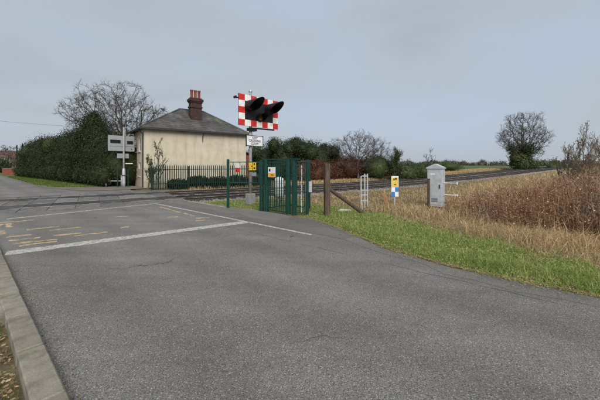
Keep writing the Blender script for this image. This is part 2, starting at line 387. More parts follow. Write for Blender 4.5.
def grow(rng, H, r, kids=(7, 6, 5, 5), fork=.22, spread=48, rmin=.012, trop=.10, lens=(.62, .52, .46, .42), wig=.16, lean=(0, 0), bole=.80):
    segs = []; tips = []
    def br(p, d, L, r0, lv):
        n = 6 if lv == 0 else (5 if lv == 1 else (4 if lv == 2 else 3)); pts = [p]; rs = [r0]; ds = [d]
        for i in range(n):
            d = d+rng.normal(0, wig*(.4 if lv == 0 else 1), 3)+np.array([0, 0, trop if lv else .05]); d = d/np.linalg.norm(d)
            p = p+d*L/n; r2 = max(rmin*.6, r0*(1-.75*(i+1)/n)) if lv else r0*(1-.62*(i+1)/n)
            segs.append((*pts[-1], *p, rs[-1], r2, lv)); pts.append(p); rs.append(r2); ds.append(d)
        if lv >= len(kids): tips.append(p); return
        for c in range(kids[lv]):
            f = (fork+(1-fork)*(c+.6)/kids[lv]) if lv == 0 else rng.uniform(.22, 1.0)
            q = min(f*n, n-1e-3); i = int(q); pp = pts[i]+(pts[i+1]-pts[i])*(q-i); dd = ds[i+1]
            ang = math.radians(rng.normal(spread*(1.15-.4*f if lv == 0 else .95), 9)); az = c*2.4+rng.uniform(-.5, .5) if lv == 0 else rng.uniform(0, 6.283)
            ref = np.array([1., 0, 0]) if abs(dd[2]) > .8 else np.array([0, 0, 1.])
            u = np.cross(dd, ref); u /= np.linalg.norm(u); v = np.cross(dd, u)
            nd = dd*math.cos(ang)+(u*math.cos(az)+v*math.sin(az))*math.sin(ang)
            br(pp, nd, L*lens[lv]*rng.uniform(.7, 1.15)*(1.1-.45*f if lv == 0 else 1.1-.35*f), max(rmin, rs[i]*.62), lv+1)
    br(np.zeros(3), np.array([lean[0], lean[1], 1.]), H*bole, r, 0)
    S = np.array(segs); zmax = S[:, 5].max(); k = H/zmax
    S[:, :6] *= k
    return S, np.array(tips)*k
def bare_tree(name, label, x, y, H, r, seed, group=None, cat='tree', tw='twig', ivy=0, ivy_top=.4, wide=1.0, z=None, tipleaf=0, crown=None, leafm='shrub_leaf', **kw):
    rng = np.random.default_rng(seed); S, tips = grow(rng, H, r, **kw)
    S[:, [0, 1, 3, 4]] *= wide; tips[:, :2] *= wide
    if crown:
        hi = S[S[:, 8] > 1]; zz = np.clip(S[:, [2, 5]]/(H*.6), 0, 1); cx, cy = np.percentile(hi[:, 3], [4, 96]), np.percentile(hi[:, 4], [4, 96])
        for j, q in ((0, cx), (1, cy)):
            m_, k_ = q.mean(), crown/(q[1]-q[0])
            for e_ in (0, 3): S[:, e_+j] = (S[:, e_+j]-m_*zz[:, 0 if e_ == 0 else 1])*(1+(k_-1)*zz[:, 0 if e_ == 0 else 1])
    t = thing(name, label, cat, (x, y, float(gz(x, y))-.05 if z is None else z), rng.uniform(0, 6), group)
    lim = S[S[:, 8] <= 1]; fine = S[S[:, 8] > 1]
    link('trunk', seg_mesh('trunk', lim, 7), 'bark', t)
    cr = link('crown', seg_mesh('crown', fine, 3), tw, t)
    if ivy:
        base = lim[lim[:, 2] < H*ivy_top]; idx = rng.integers(0, len(base), ivy); f = rng.uniform(0, 1, (ivy, 1))
        P = base[idx, :3]*(1-f)+base[idx, 3:6]*f+rng.normal(0, H*.032, (ivy, 3)); P[:, 2] = np.maximum(P[:, 2], .1)
        V, F = leaves(rng, P, np.full(ivy, H*.022)); link('ivy', np_mesh('ivy', V, F), 'ivy_leaf', t)
    if tipleaf:
        idx = rng.integers(0, len(fine), tipleaf); P = fine[idx, 3:6]+rng.normal(0, .05, (tipleaf, 3))
        V, F = leaves(rng, P, np.full(tipleaf, .09)); link('leaf_clump', np_mesh('leaf_clump', V, F), leafm, t)['kind'] = 'stuff'
    return t
def crown_tree(name, label, x, y, r0, seed, centre, radii, bole, n_attr=1500, step=.42, twig=.012, tw='twig', ivy=0, ivy_top=.4, z=None, group=None, stems=1):
    """a tree grown into an ellipsoid crown: limbs reach out for points spread through the crown's volume"""
    rng = np.random.default_rng(seed); c = np.array(centre, float); rr = np.array(radii, float)
    A = unit(rng.normal(size=(n_attr*3, 3)))*(rng.uniform(0, 1, (n_attr*3, 1))**.42); lum = 1+.16*np.sin(A[:, 0]*5+seed)*np.sin(A[:, 1]*5)+.12*np.sin(A[:, 2]*7+seed)
    A = c+A*rr*lum[:, None]; A = A[A[:, 2] > bole*.8][:n_attr]
    P = [np.zeros(3)]; par = [-1]; st_ = max(2, int(bole/step))
    d = np.array([rng.normal(0, .05), rng.normal(0, .05), 1.])
    for i in range(st_): d = d+rng.normal(0, .05, 3); d[2] = 1; P.append(P[-1]+d/np.linalg.norm(d)*step); par.append(len(P)-2)
    near = np.full(len(A), 1e9); who = np.zeros(len(A), int); alive = np.ones(len(A), bool); start = 0
    for it in range(90):
        new = np.array(P[start:])
        if len(new) == 0: break
        dm = np.linalg.norm(A[:, None]-new[None], axis=2); j = dm.argmin(1); dd_ = dm[np.arange(len(A)), j]; b_ = dd_ < near
        near[b_] = dd_[b_]; who[b_] = j[b_]+start; alive &= near > step*1.25
        if not alive.any(): break
        start = len(P); ids = np.nonzero(alive)[0]; W = who[ids]; dirs = unit(A[ids]-np.array(P)[W]); acc = {}
        for w_, dv in zip(W, dirs): acc[w_] = acc.get(w_, 0)+dv
        for w_, dv in acc.items():
            dv = dv/(np.linalg.norm(dv)+1e-9)+rng.normal(0, .22, 3); dv[2] += .06
            if par[w_] >= 0:
                pd = P[w_]-P[par[w_]]; dv = dv+.55*pd/np.linalg.norm(pd)
            P.append(P[w_]+dv/np.linalg.norm(dv)*step); par.append(w_)
    P = np.array(P); par = np.array(par); load = np.full(len(P), .0); kids_ = np.bincount(par[1:], minlength=len(P))
    rad = np.zeros(len(P)); e_ = 2.3
    for i in range(len(P)-1, -1, -1):
        if rad[i] == 0: rad[i] = twig**e_
        if par[i] >= 0: rad[par[i]] += rad[i]
    rad = rad**(1/e_); k_ = np.clip(r0/rad[0], .3, 3); rad = np.where(rad > twig*2.5, twig*2.5+(rad-twig*2.5)*(r0-twig*2.5)/(rad[0]-twig*2.5), rad)
    i = np.arange(1, len(P)); S = np.concatenate([P[par[i]], P[i], np.minimum(rad[par[i]], rad[i]*1.35)[:, None], rad[i][:, None]], 1)
    thin = np.nonzero((rad < twig*2.2) & (par >= 0))[0]; T = []
    for q in range(4):
        pd = unit(P[thin]-P[par[thin]]); dv = unit(pd*.8+rng.normal(0, .62, pd.shape)+np.array([0, 0, .12])); m1 = P[thin]+dv*(step*rng.uniform(.5, 1.0, (len(thin), 1)))
        dv2 = unit(dv+rng.normal(0, .35, dv.shape)+np.array([0, 0, .1])); m2 = m1+dv2*(step*rng.uniform(.4, 1.0, (len(thin), 1)))
        o1 = np.full((len(thin), 1), twig*.8); T += [np.concatenate([P[thin], m1, o1, o1*.8], 1), np.concatenate([m1, m2, o1*.8, o1*.5], 1)]
    T = np.concatenate(T); big = S[:, 7] > twig*3.2
    t = thing(name, label, 'tree', (x, y, float(gz(x, y))-.08 if z is None else z), 0, group)
    link('trunk', seg_mesh('trunk', S[big], 7), 'bark', t)
    cr = link('crown', seg_mesh('crown', np.concatenate([S[~big], T]), 3), tw, t); cr['label'] = 'fine bare twigs of the crown'
    if ivy:
        base = S[big & (S[:, 2] < (c[2]+rr[2])*ivy_top)]; idx = rng.integers(0, len(base), ivy); f = rng.uniform(0, 1, (ivy, 1)); sp_ = (c[2]+rr[2])*.04
        Q = base[idx, :3]*(1-f)+base[idx, 3:6]*f+rng.normal(0, sp_, (ivy, 3)); Q[:, 2] = np.maximum(Q[:, 2], .1)
        V, F = leaves(rng, Q, np.full(ivy, (c[2]+rr[2])*.02)); link('ivy', np_mesh('ivy', V, F), 'ivy_leaf', t)['kind'] = 'stuff'
    return t
def lump_cloud(rng, n, lobes, rough=.28):
    """points over the skin of a set of ellipsoid lobes (cx,cy,cz,rx,ry,rz); points inside other lobes are dropped"""
    L = np.array(lobes, float); a = (L[:, 3]*L[:, 5]+L[:, 3]*L[:, 4]+L[:, 4]*L[:, 5]); pick = rng.choice(len(L), n, p=a/a.sum())
    d = unit(rng.normal(size=(n, 3))); rad = 1+rng.normal(-.06, rough*.45, n)
    ph = np.sin(d[:, 0]*7+pick)*np.sin(d[:, 1]*8+pick*2)*np.sin(d[:, 2]*7+pick*3)*rough; rad = rad+ph
    P = L[pick, :3]+d*L[pick, 3:6]*rad[:, None]
    keep = np.ones(n, bool)
    for j in range(len(L)):
        q = (P-L[j, :3])/L[j, 3:6]; ins = (q**2).sum(1) < .62; keep &= ~(ins & (pick != j))
    keep &= P[:, 2] > .02
    return P[keep], d[keep]
def core_mesh(name, lobes, f=.80):
    V = []; F = []
    for (cx, cy, cz, rx, ry, rz) in lobes:
        n0 = len(V); nu, nv = 10, 6
        for j in range(nv+1):
            th = math.pi*j/nv
            for i in range(nu):
                ph = 2*math.pi*i/nu; V.append((cx+rx*f*math.sin(th)*math.cos(ph), cy+ry*f*math.sin(th)*math.sin(ph), max(0, cz+rz*f*math.cos(th))))
        for j in range(nv):
            for i in range(nu): F.append((n0+j*nu+i, n0+j*nu+(i+1) % nu, n0+(j+1)*nu+(i+1) % nu, n0+(j+1)*nu+i))
    return np_mesh(name, V, F, True)
def bush(name, label, cat, x, y, lobes, n, size, m, seed, group=None, rz=0, z=None, trunk=None, rough=.28):
    rng = np.random.default_rng(seed); t = thing(name, label, cat, (x, y, float(gz(x, y))-.05 if z is None else z), rz, group)
    P, d = lump_cloud(rng, n, lobes, rough); V, F = leaves(rng, P, np.full(len(P), size), nrm=d, aspect=.7)
    c = link('foliage' if not trunk else 'crown', np_mesh('foliage', V, F), m, t)
    link('inner_growth', core_mesh('inner_growth', lobes), m, c)
    if trunk:
        mb = MB().tube((0, 0, 0), (0, 0, trunk[0]), trunk[1], trunk[1]*.6, 8); mb.build('trunk', 'bark', t)
    return t

# ------------------------------------------------------------------ setting: ground, road, railway bed
av = np.unique(np.concatenate([np.linspace(-2600, -120, 14), np.linspace(-120, -20, 14), np.arange(-20, 60, .8), np.arange(60, 130, 3), np.linspace(130, 300, 14), np.linspace(300, 3200, 16)]))
nv_ = np.unique(np.concatenate([np.linspace(-2200, -120, 12), np.linspace(-120, -34, 10), np.arange(-34, -3, .8), np.arange(-3, 8.4, .2), np.arange(8.4, 32, .8), np.linspace(32, 140, 16), np.linspace(140, 3000, 18)]))
A, N_ = np.meshgrid(av, nv_, indexing='ij'); kc = np.where(A < 300, kcur(A), kcur(np.array(300.)))
X = O[0]+A*RV[0]+(N_+kc)*NV[0]; Y = O[1]+A*RV[1]+(N_+kc)*NV[1]; Z = gz(X, Y)
s_, t_ = to_st(X, Y); on_road = (t_ > t_left(s_)-.6) & (t_ < t_right(s_)-.1) & (np.abs(s_-10) < 130)
Z = np.where(on_road, np.minimum(Z, -.07), Z)
ni, nj = A.shape; idx = np.arange(ni*nj).reshape(ni, nj)
F = np.stack([idx[:-1, :-1].ravel(), idx[1:, :-1].ravel(), idx[1:, 1:].ravel(), idx[:-1, 1:].ravel()], 1)
g = link('ground', np_mesh('ground', np.stack([X.ravel(), Y.ravel(), Z.ravel()], 1), F, True), 'ground_soil'); g['kind'] = 'structure'

# road: a slab with a skirt
ss = np.unique(np.concatenate([np.arange(-40, 0, 4), np.arange(0, 34, .5), np.arange(34, 141, 4)]))
lp = [rd(s, float(t_left(s))) for s in ss]; rng = np.random.default_rng(3)
wob = np.cumsum(rng.normal(0, .03, len(ss))); wob -= np.linspace(0, wob[-1], len(ss)); wob = np.clip(wob, -.10, .10)
rp_ = [rd(s, float(t_right(s))+float(wob[i])) for i, s in enumerate(ss)]
n = len(ss); V = [(*p, 0) for p in lp]+[(*p, 0) for p in rp_]+[(*p, -.35) for p in lp]+[(*p, -.35) for p in rp_]
F = []
for i in range(n-1): F += [(i+1, i, n+i, n+i+1), (n+i, 3*n+i, 3*n+i+1, n+i+1), (i, i+1, 2*n+i+1, 2*n+i)]
road = MB().poly(V, F).build('road', 'asphalt'); road['kind'] = 'structure'

# footway on the gate side of the edge line
fs = [s for s in ss if 4.0 <= s <= 15]
pts = [rd(s, 6.12) for s in fs]+[rd(s, float(t_right(s))-.07) for s in fs[::-1]]
fw = sheet('footway', pts, .004, 'footway_tarmac'); fw['kind'] = 'structure'
def line(name, a, c, wd, m, z=.0035, n=1):
    a = np.array(a); c = np.array(c); d = (c-a)/np.linalg.norm(c-a); q = np.array([-d[1], d[0]])*wd/2
    return sheet(name, [tuple(a-q), tuple(c-q), tuple(c+q), tuple(a+q)], z, m, road)
line('stop_line', rd(8.52, .6), rd(7.55, 5.95), .40, 'white_line_paint')
line('edge_line', rd(4.9, 5.98), rd(16.0, 6.0), .11, 'white_line_paint', .0045)
line('edge_line', rd(10.6, 7.48), rd(16.0, 7.50), .08, 'white_line_paint', .0075)
line('edge_line', rd(13.9, 1.0), rd(14.3, 5.9), .16, 'white_line_paint')
for s0, t0, s1, t1, wd in ((9.45, .8, 9.2, 1.55, .2), (9.9, .75, 9.75, 1.3, .16), (9.75, 1.55, 9.6, 2.1, .2), (10.4, .75, 10.3, 1.2, .2), (10.9, .72, 11.6, .75, .12), (12.0, .9, 12.9, .95, .15), (13.2, .7, 13.0, 1.6, .2), (11.7, 3.5, 11.5, 3.9, .16), (9.6, 3.05, 9.5, 3.25, .22), (8.9, 5.0, 8.8, 5.3, .2), (9.8, 5.45, 10.7, 5.5, .12), (10.2, 4.7, 10.1, 5.0, .18), (11.0, .68, 11.4, .72, .1), (9.05, .85, 8.95, 1.5, .16), (9.3, 1.9, 9.2, 2.6, .14), (12.4, .7, 12.9, .75, .2), (11.2, 1.2, 11.1, 1.9, .16), (10.6, 1.6, 10.5, 2.3, .14), (9.35, 5.25, 9.1, 5.6, .22), (10.9, 5.5, 13.0, 5.65, .12)):
    p0, p1 = np.array(rd(s0, t0)), np.array(rd(s1, t1)); dv = p1-p0; L_ = np.linalg.norm(dv); dv /= L_; qv = np.array([-dv[1], dv[0]])*wd*.6; m_ = max(4, int(L_/.1))
    e1 = [tuple(p0+dv*L_*k/m_-qv*random.uniform(.35, 1.25)) for k in range(m_+1)]; e2 = [tuple(p0+dv*L_*k/m_+qv*random.uniform(.35, 1.25)) for k in range(m_, -1, -1)]
    sheet('yellow_marking', e1+e2, .0025+.0001*s0, 'worn_yellow_paint', road)
fs2 = [s for s in ss if -6 <= s <= 7]
mud = sheet('mud_edge', [rd(s, float(t_right(s))-.38-.1*math.sin(s*2.1)-.06*math.sin(s*5.3)) for s in fs2]+[rd(s, float(t_right(s))-.03) for s in fs2[::-1]], .0030, 'mud_film', road)
sheet('mud_edge', [rd(s, 6.14+.5*(1 if 5 < s < 15 else 0)+.1*math.sin(s*3)) for s in ss if 6.6 <= s <= 15]+[rd(s, float(t_right(s))-.09) for s in ss[::-1] if 6.6 <= s <= 15], .0062, 'mud_film', road)
# pale gravel apron beyond the crossing, by the house
ap = sheet('gravel_apron', [rd(25.0, 5.6), rd(26.4, 5.3), rd(28.4, 4.9), rd(30.5, 4.35), rd(35, 4.45), rd(34, 4.9), rd(30, 6.6), rd(28, 9.5), rd(25.2, 10.6), rd(24.0, 9.6), rd(24.0, 7)], .017, 'gravel_apron'); ap['kind'] = 'structure'

# left kerb
kb = MB()
def stbox(mb, s0, s1, t0, t1, z0, z1): return mb.prism([rd(s0, t0), rd(s0, t1), rd(s1, t1), rd(s1, t0)], z0, z1)
kerb = stbox(MB(), -6.2, 13.9, .345, .515, -.25, .0).build('kerb', 'kerb_concrete'); kerb['kind'] = 'structure'
s = 4.70-.915*11; i = 0
kst = {}
while s < 13.6:
    k = i % 3
    if k not in kst:
        mb = MB(); mb.box(0, .893+.004*k, -.10, .10, 0, .20); kst[k] = mb.mesh('kerb_stone', .012)
    o = link('kerb_stone', kst[k], 'kerb_concrete', kerb); x, y = rd(s, .435)
    o.location = (x, y, -.12+random.uniform(-.004, .005)); o.rotation_euler = (0, 0, math.atan2(SV[1], SV[0])+random.uniform(-.006, .006)); s += .915; i += 1
pv = MB(); 
slab = stbox(MB(), 4.9, 13.9, -1.6, .3405, -.2, .055).build('pavement', 'kerb_concrete'); slab['kind'] = 'structure'

# ballast bed
bed = []; aa = np.concatenate([np.arange(-60, 80, 1.0), np.arange(80, 300, 4)])
prof = [(-1.95, -.24), (-1.35, -.13), (-.5, -.115), (2.4, -.125), (5.4, -.115), (6.2, -.13), (6.8, -.24)]
rng = np.random.default_rng(5)
V = []; F = []
for i, a in enumerate(aa):
    for (nn, zz) in prof: x, y = rl(a, nn); V.append((x, y, zz+float(tz(a))+rng.normal(0, .012)))
k = len(prof)
for i in range(len(aa)-1):
    for j in range(k-1): F.append((i*k+j, (i+1)*k+j, (i+1)*k+j+1, i*k+j+1))
bd = link('railway_bed', np_mesh('railway_bed', V, F), 'ballast'); bd['kind'] = 'structure'
# loose ballast stones, near part
rng = np.random.default_rng(11); n = 14000
a = rng.uniform(5.6, 48, n)**1; nn = rng.uniform(-1.7, 6.5, n); kk = kcur(a)
P = np.stack([O[0]+a*RV[0]+(nn+kk)*NV[0], O[1]+a*RV[1]+(nn+kk)*NV[1], tz(a)-.115+rng.uniform(-.01, .02, n)], 1)
oct_v = np.array([(1, 0, 0), (0, 1, 0), (-1, 0, 0), (0, -1, 0), (0, 0, .8), (0, 0, -.8)]); oct_f = np.array([(0, 1, 4), (1, 2, 4), (2, 3, 4), (3, 0, 4), (1, 0, 5), (2, 1, 5), (3, 2, 5), (0, 3, 5)])
Vs = P[:, None, :]+oct_v[None]*rng.uniform(.02, .05, (n, 1, 1))*rng.uniform(.6, 1.3, (n, 6, 1))
st = link('loose_ballast', np_mesh('loose_ballast', Vs.reshape(-1, 3), (np.arange(n)[:, None, None]*6+oct_f[None]).reshape(-1, 3)), 'ballast')
tag(st, 'loose brown ballast stones between the railway sleepers', 'ballast', kind='stuff')

slm = MB().box(-.125, .125, -1.28, 1.28, -.12, 0).mesh('sleeper', .01)
for ti, (n0, lab) in enumerate(((0.0, 'railway track nearer the pedestrian gate, steel rails on dark sleepers'), (3.40, 'railway track nearer the house and palisade fence, steel rails on dark sleepers'))):
    x, y = rl(0, n0+.72); tr = thing('railway_track', lab, 'railway track', (x, y, -.115), 0, 'running lines of the railway')
    for dn in (0, 1.435):
        for nm, m, pr in (('rail', 'rail_rust', [(-.07, -.105), (-.07, -.09), (-.015, -.075), (-.015, 0), (-.035, .008), (-.035, .034), (.035, .034), (.035, .008), (.015, 0), (.015, -.075), (.07, -.09), (.07, -.105)]),
                          ('running_surface', 'rail_steel', [(-.036, .030), (-.036, .0375), (.036, .0375), (.036, .030)])):
            V = []; F = []; k = len(pr)
            for a in np.concatenate([np.arange(-60, 90, 2.0), np.arange(90, 301, 6)]):
                for (q, zz) in pr: px, py = rl(a, n0+dn+q); V.append((px-x, py-y, zz+float(tz(a))+.115))
            m_ = len(V)//k
            for i in range(m_-1):
                for j in range(k): F.append((i*k+j, (i+1)*k+j, (i+1)*k+(j+1) % k, i*k+(j+1) % k))
            o = link(nm, np_mesh(nm, V, F), m)
            if nm == 'rail': o.parent = tr; rail = o
            else: o.parent = rail
    for a in list(np.arange(-14, -3.6, .68))+list(np.arange(5.9, 88, .68)):
        o = link('sleeper', slm, 'sleeper_timber', tr); px, py = rl(a, n0+.7175); o.location = (px-x, py-y, .028+float(tz(a))); o.rotation_euler = (-.0, 0, math.atan2(RV[1], RV[0])+random.uniform(-.01, .01)+(max(a, 15)-15)/900)
# crossing deck
x, y = rl(1, 2.4); dk = thing('crossing_deck', 'level crossing deck of dark rubber and concrete panels between the rails', 'crossing deck', (x, y, 0), math.atan2(RV[1], RV[0]))
strips = [(-1.15, -.075, 'deck_concrete'), (.075, 1.36, 'deck_rubber'), (1.51, 3.325, 'deck_concrete'), (3.475, 4.76, 'deck_rubber'), (4.91, 6.1, 'deck_concrete')]
for (n0, n1, m) in strips:
    me = None; a = -4.0
    while a < 5.3:
        if me is None: me = MB().box(0, .88, n0-2.4, n1-2.4, -.10, .028).mesh('deck_panel', .008); me.materials.append(M[m])
        o = link('deck_panel', me, m, dk); o.location = (a-1, 0, random.uniform(-.008, .006)); a += .9
print('setting done')

# ------------------------------------------------------------------ gatekeeper's house
HC = np.array([-12.2, 23.5]); HR = R(38)
house = thing('crossing_house', 'cream rendered crossing keeper house with hipped slate roof and brick chimney', 'house', (HC[0], HC[1], -.05), HR)
L, D, EZ = 8.87, 4.7, 4.75
MB().box(0, L, 0, .3, 0, EZ).build('wall', 'cream_render', house)
MB().box(L-.3, L, .3, D-.3, 0, EZ).build('wall', 'cream_render', house)
MB().box(0, L, D-.3, D, 0, EZ).build('wall', 'cream_render', house)
# gable-end wall with real openings (x from 0 to .3, along y)
gw = MB(); wins = [(1.4, 2.3, .95, 2.05), (1.5, 2.35, 3.0, 4.15), (3.3, 4.1, 3.0, 4.15)]
gw.box(0, .3, .3, 1.4, 0, EZ); gw.box(0, .3, 2.35, 3.3, 0, EZ); gw.box(0, .3, 4.1, D-.3, 0, EZ)
gw.box(0, .3, 1.4, 2.35, 0, .95); gw.box(0, .3, 1.4, 2.35, 2.05, 3.0); gw.box(0, .3, 1.4, 2.35, 4.15, EZ)
gw.box(0, .3, 3.3, 4.1, 0, 3.0); gw.box(0, .3, 3.3, 4.1, 4.15, EZ); gw.box(0.02, .28, 2.3, 2.35, .95, 2.05); gw.box(.02, .28, 1.4, 1.5, 3.0, 4.15)
gw.build('wall', 'cream_render', house)
for (y0, y1, z0, z1) in wins:
    f = MB(); f.box(.06, .12, y0, y0+.07, z0, z1).box(.06, .12, y1-.07, y1, z0, z1).box(.06, .12, y0+.07, y1-.07, z0, z0+.07).box(.06, .12, y0+.07, y1-.07, z1-.07, z1).box(.07, .11, y0+.07, y1-.07, (z0+z1)/2-.025, (z0+z1)/2+.025)
    wv = f.build('window', 'white_paint', house)
    MB().box(.085, .095, y0+.07, y1-.07, z0+.07, (z0+z1)/2-.025).build('pane', 'window_glass', wv)
    MB().box(.085, .095, y0+.07, y1-.07, (z0+z1)/2+.025, z1-.07).build('pane', 'window_glass', wv)
    MB().box(-.10, .05, y0-.08, y1+.08, z0-.09, z0-.003).build('window_sill', 'grey_wash', wv)
MB().box(-.035, L+.035, -.04, -.003, 0, .55).build('plinth', 'pale_brick', house)
MB().box(-.04, -.003, -.003, D, 0, 1.55).build('plinth', 'pale_brick', house)
# roof
ov = .34; RZ = 6.85; e0 = EZ-.06; a0, a1 = 3.37, 5.5; yc = D/2
E = [(-ov, -ov, e0), (L+ov, -ov, e0), (L+ov, D+ov, e0), (-ov, D+ov, e0)]; Rg = [(a0, yc, RZ), (a1, yc, RZ)]
up = .12; top = [(x, y, z+up) for x, y, z in E]+[(x, y, z+up) for x, y, z in Rg]
roof = MB().poly(E+top, [(0, 3, 2, 1), (0, 1, 5, 4), (1, 2, 6, 5), (2, 3, 7, 6), (3, 0, 4, 7), (4, 5, 9, 8), (5, 6, 9), (6, 7, 8, 9), (7, 4, 8)]).build('roof', 'slate', house)
for p, q in ((top[0], Rg[0]), (top[1], Rg[1]), (top[2], Rg[1]), (top[3], Rg[0]), (Rg[0], Rg[1])):
    pz = lambda v: (v[0], v[1], v[2]+(up if v in Rg else 0)+.01)
    MB().tube(pz(p), pz(q), .075, k=6).build('ridge_tile', 'slate', roof)
# slate courses: thin proud strips across the slopes seen by the road
def lerp(p, q, f): return tuple(p[i]+(q[i]-p[i])*f for i in range(3))
for (pa, pb, qa, qb) in ((top[0], top[1], top[4], top[5]), (top[3], top[0], top[4], top[4])):
    nrm = (Vector(pb)-Vector(pa)).cross(Vector(qa)-Vector(pa)).normalized()
    for i in range(12):
        f0, f1 = i/12, min(1, (i+.96)/12)
        A0, B0, A1, B1 = [Vector(v) for v in (lerp(pa, qa, f0), lerp(pb, qb, f0), lerp(pa, qa, f1), lerp(pb, qb, f1))]
        h0, h1 = nrm*.016, nrm*.005
        MB().poly([A0+h0, B0+h0, B1+h1, A1+h1, A0-h1, B0-h1], [(0, 1, 2, 3), (4, 5, 1, 0)]).build('slate_course', 'slate', roof)
gt = MB(); gt.box(-ov-.1, L+ov+.1, -ov-.11, -ov-.003, e0-.03, e0+.08); gt.build('gutter', 'dark_gutter', house)
MB().box(-ov-.11, -ov-.003, -ov, D+ov, e0-.03, e0+.08).build('gutter', 'dark_gutter', house)
mb = MB().tube((4.6, -.10, e0-.42), (4.6, -ov-.05, e0-.02), .035, k=8); mb.tube((4.6, -.10, e0-.42), (4.6, -.10, e0-.8), .035, k=8); mb.build('downpipe', 'dark_gutter', house)
MB().tube((-.10, .12, .1), (-.10, .12, e0-.4), .04, k=8).tube((-.10, .12, e0-.4), (-ov-.05, .12, e0-.01), .04, k=8).build('downpipe', 'dark_gutter', house)
# chimney
ch = thing('chimney', None, None, (4.42, 1.28, 0)); ch.parent = house
mb = MB().box(-.5, .5, -.30, .30, 5.2, 7.45); mb.box(-.56, .56, -.36, .36, 7.0, 7.12); mb.box(-.55, .55, -.35, .35, 7.45, 7.58); mb.box(-.62, .62, -.42, .42, 7.58, 7.78); mb.box(-.52, .52, -.32, .32, 7.78, 7.88)
bpy.data.objects.remove(ch)
ch = mb.build('chimney', 'dark_brick', house); ch.location = (4.42, 1.28, 0)
for px in (-.33, 0, .33):
    o = smooth_obj(MB().lathe([(.14, 0), (.155, .06), (.125, .1), (.12, .62), (.15, .66), (.145, .74), (.10, .74), (.09, .5)], 12).build('chimney_pot', 'terracotta', ch)); o.location = (px, random.uniform(-.04, .04), 7.88)
MB().poly([(-.56, -.34, 5.60), (.56, -.34, 5.60), (.62, -.42, 5.50), (-.62, -.42, 5.50), (-.56, -.32, 5.72), (.56, -.32, 5.72)], [(0, 1, 2, 3), (4, 5, 1, 0)]).build('flashing', 'lead_flashing', ch)
MB().poly([(-.515, -.34, 5.70), (-.515, .34, 6.20), (-.60, .34, 6.17), (-.60, -.34, 5.62)], [(0, 1, 2, 3)]).build('flashing', 'lead_flashing', ch)
# brick lean-to at the far corner of the house
MB().box(L+.02, L+1.0, 1.2, D, 0, 2.9).build('brick_lean_to', 'red_brick', house)
MB().poly([(L+.02, 1.0, 3.45), (L+1.15, 1.0, 2.9), (L+1.15, D, 2.9), (L+.02, D, 3.45), (L+.02, 1.0, 3.37), (L+1.15, 1.0, 2.82), (L+1.15, D, 2.82), (L+.02, D, 3.37)], [(0, 1, 2, 3), (7, 6, 5, 4), (0, 4, 5, 1), (1, 5, 6, 2), (2, 6, 7, 3), (3, 7, 4, 0)]).build('lean_to_roof', 'slate', house)

# ------------------------------------------------------------------ palisade fence
FP = np.array([-10.75, 21.7]); FR = math.atan2(.527, .85); fence = thing('palisade_fence', 'dark green steel palisade fence along the railway below the cream house', 'fence', (FP[0], FP[1], -.06), FR)
pm = MB().poly([(-.034, 0, 0), (-.012, -.022, 0), (.012, -.022, 0), (.034, 0, 0), (-.034, 0, 1.75), (-.012, -.022, 1.82), (.012, -.022, 1.82), (.034, 0, 1.75), (0, -.008, 1.92),
     (-.034, .004, 0), (.034, .004, 0), (-.034, .004, 1.75), (.034, .004, 1.75)], [(0, 1, 5, 4), (1, 2, 6, 5), (2, 3, 7, 6), (4, 5, 8), (5, 6, 8), (6, 7, 8), (10, 9, 11, 12), (9, 0, 4, 11), (3, 10, 12, 7), (12, 11, 8), (11, 4, 8), (7, 12, 8)]).mesh('pale')
FL = 10.4; i = 0
while i*.155 < FL:
    o = link('pale', pm, 'green_palisade', fence); o.location = (i*.155, 0, random.uniform(-.012, .012)); i += 1
for z in (.45, 1.5): MB().box(-.05, FL, .008, .055, z, z+.05).build('rail', 'green_palisade', fence)
for i in range(5): MB().box(i*2.55, i*2.55+.09, .06, .12, 0, 1.78).build('post', 'green_palisade', fence)

# low dark shrubs behind the palisade
rng0 = np.random.default_rng(21)
for i, (al, of, rr, hh) in enumerate(((2.0, .75, .8, .75), (3.5, .8, .95, .95), (5.1, .7, .95, .85), (6.8, .85, .95, .95), (8.6, .8, .9, .8))):
    p = FP+al*np.array([.85, .527])+of*np.array([-.527, .85])
    bush('low_shrub', ['low dark shrub behind the palisade, closest to the scraggly shrubs', 'low dark shrub behind the palisade, second from the scraggly shrubs', 'middle one of five low dark shrubs behind the palisade', 'low dark shrub behind the palisade, second from the signal pole', 'low dark shrub behind the palisade, closest to the signal pole'][i], 'shrub', p[0], p[1], [(0, 0, hh*.5, rr, .55, hh*.55), (.4, .1, hh*.45, rr*.6, .5, hh*.45), (-.45, -.05, hh*.5, rr*.5, .5, hh*.55)], 3200, .11, 'hedge_leaf', 30+i, 'shrubs behind the palisade', HR)
# scraggly half-bare shrubs in front of the house corner
def scrag(x, y, H, seed, label, nl):
    return bare_tree('scraggly_shrub', label, x, y, H, .06, seed, None, 'shrub', 'twig', kids=(6, 4, 4), fork=.05, spread=24, rmin=.018, lens=(.75, .5, .45), trop=.2, tipleaf=nl, wide=.9)
scrag(-10.55, 22.3, 3.9, 5, 'tall scraggly shrub with sparse leaves against the cream house wall', 260)
scrag(-11.3, 22.3, 2.7, 8, 'shorter leafy scraggly shrub by the corner of the cream house', 800)
scrag(-10.85, 22.05, 1.7, 9, 'smallest scraggly shrub, low between the two taller ones by the house', 700)

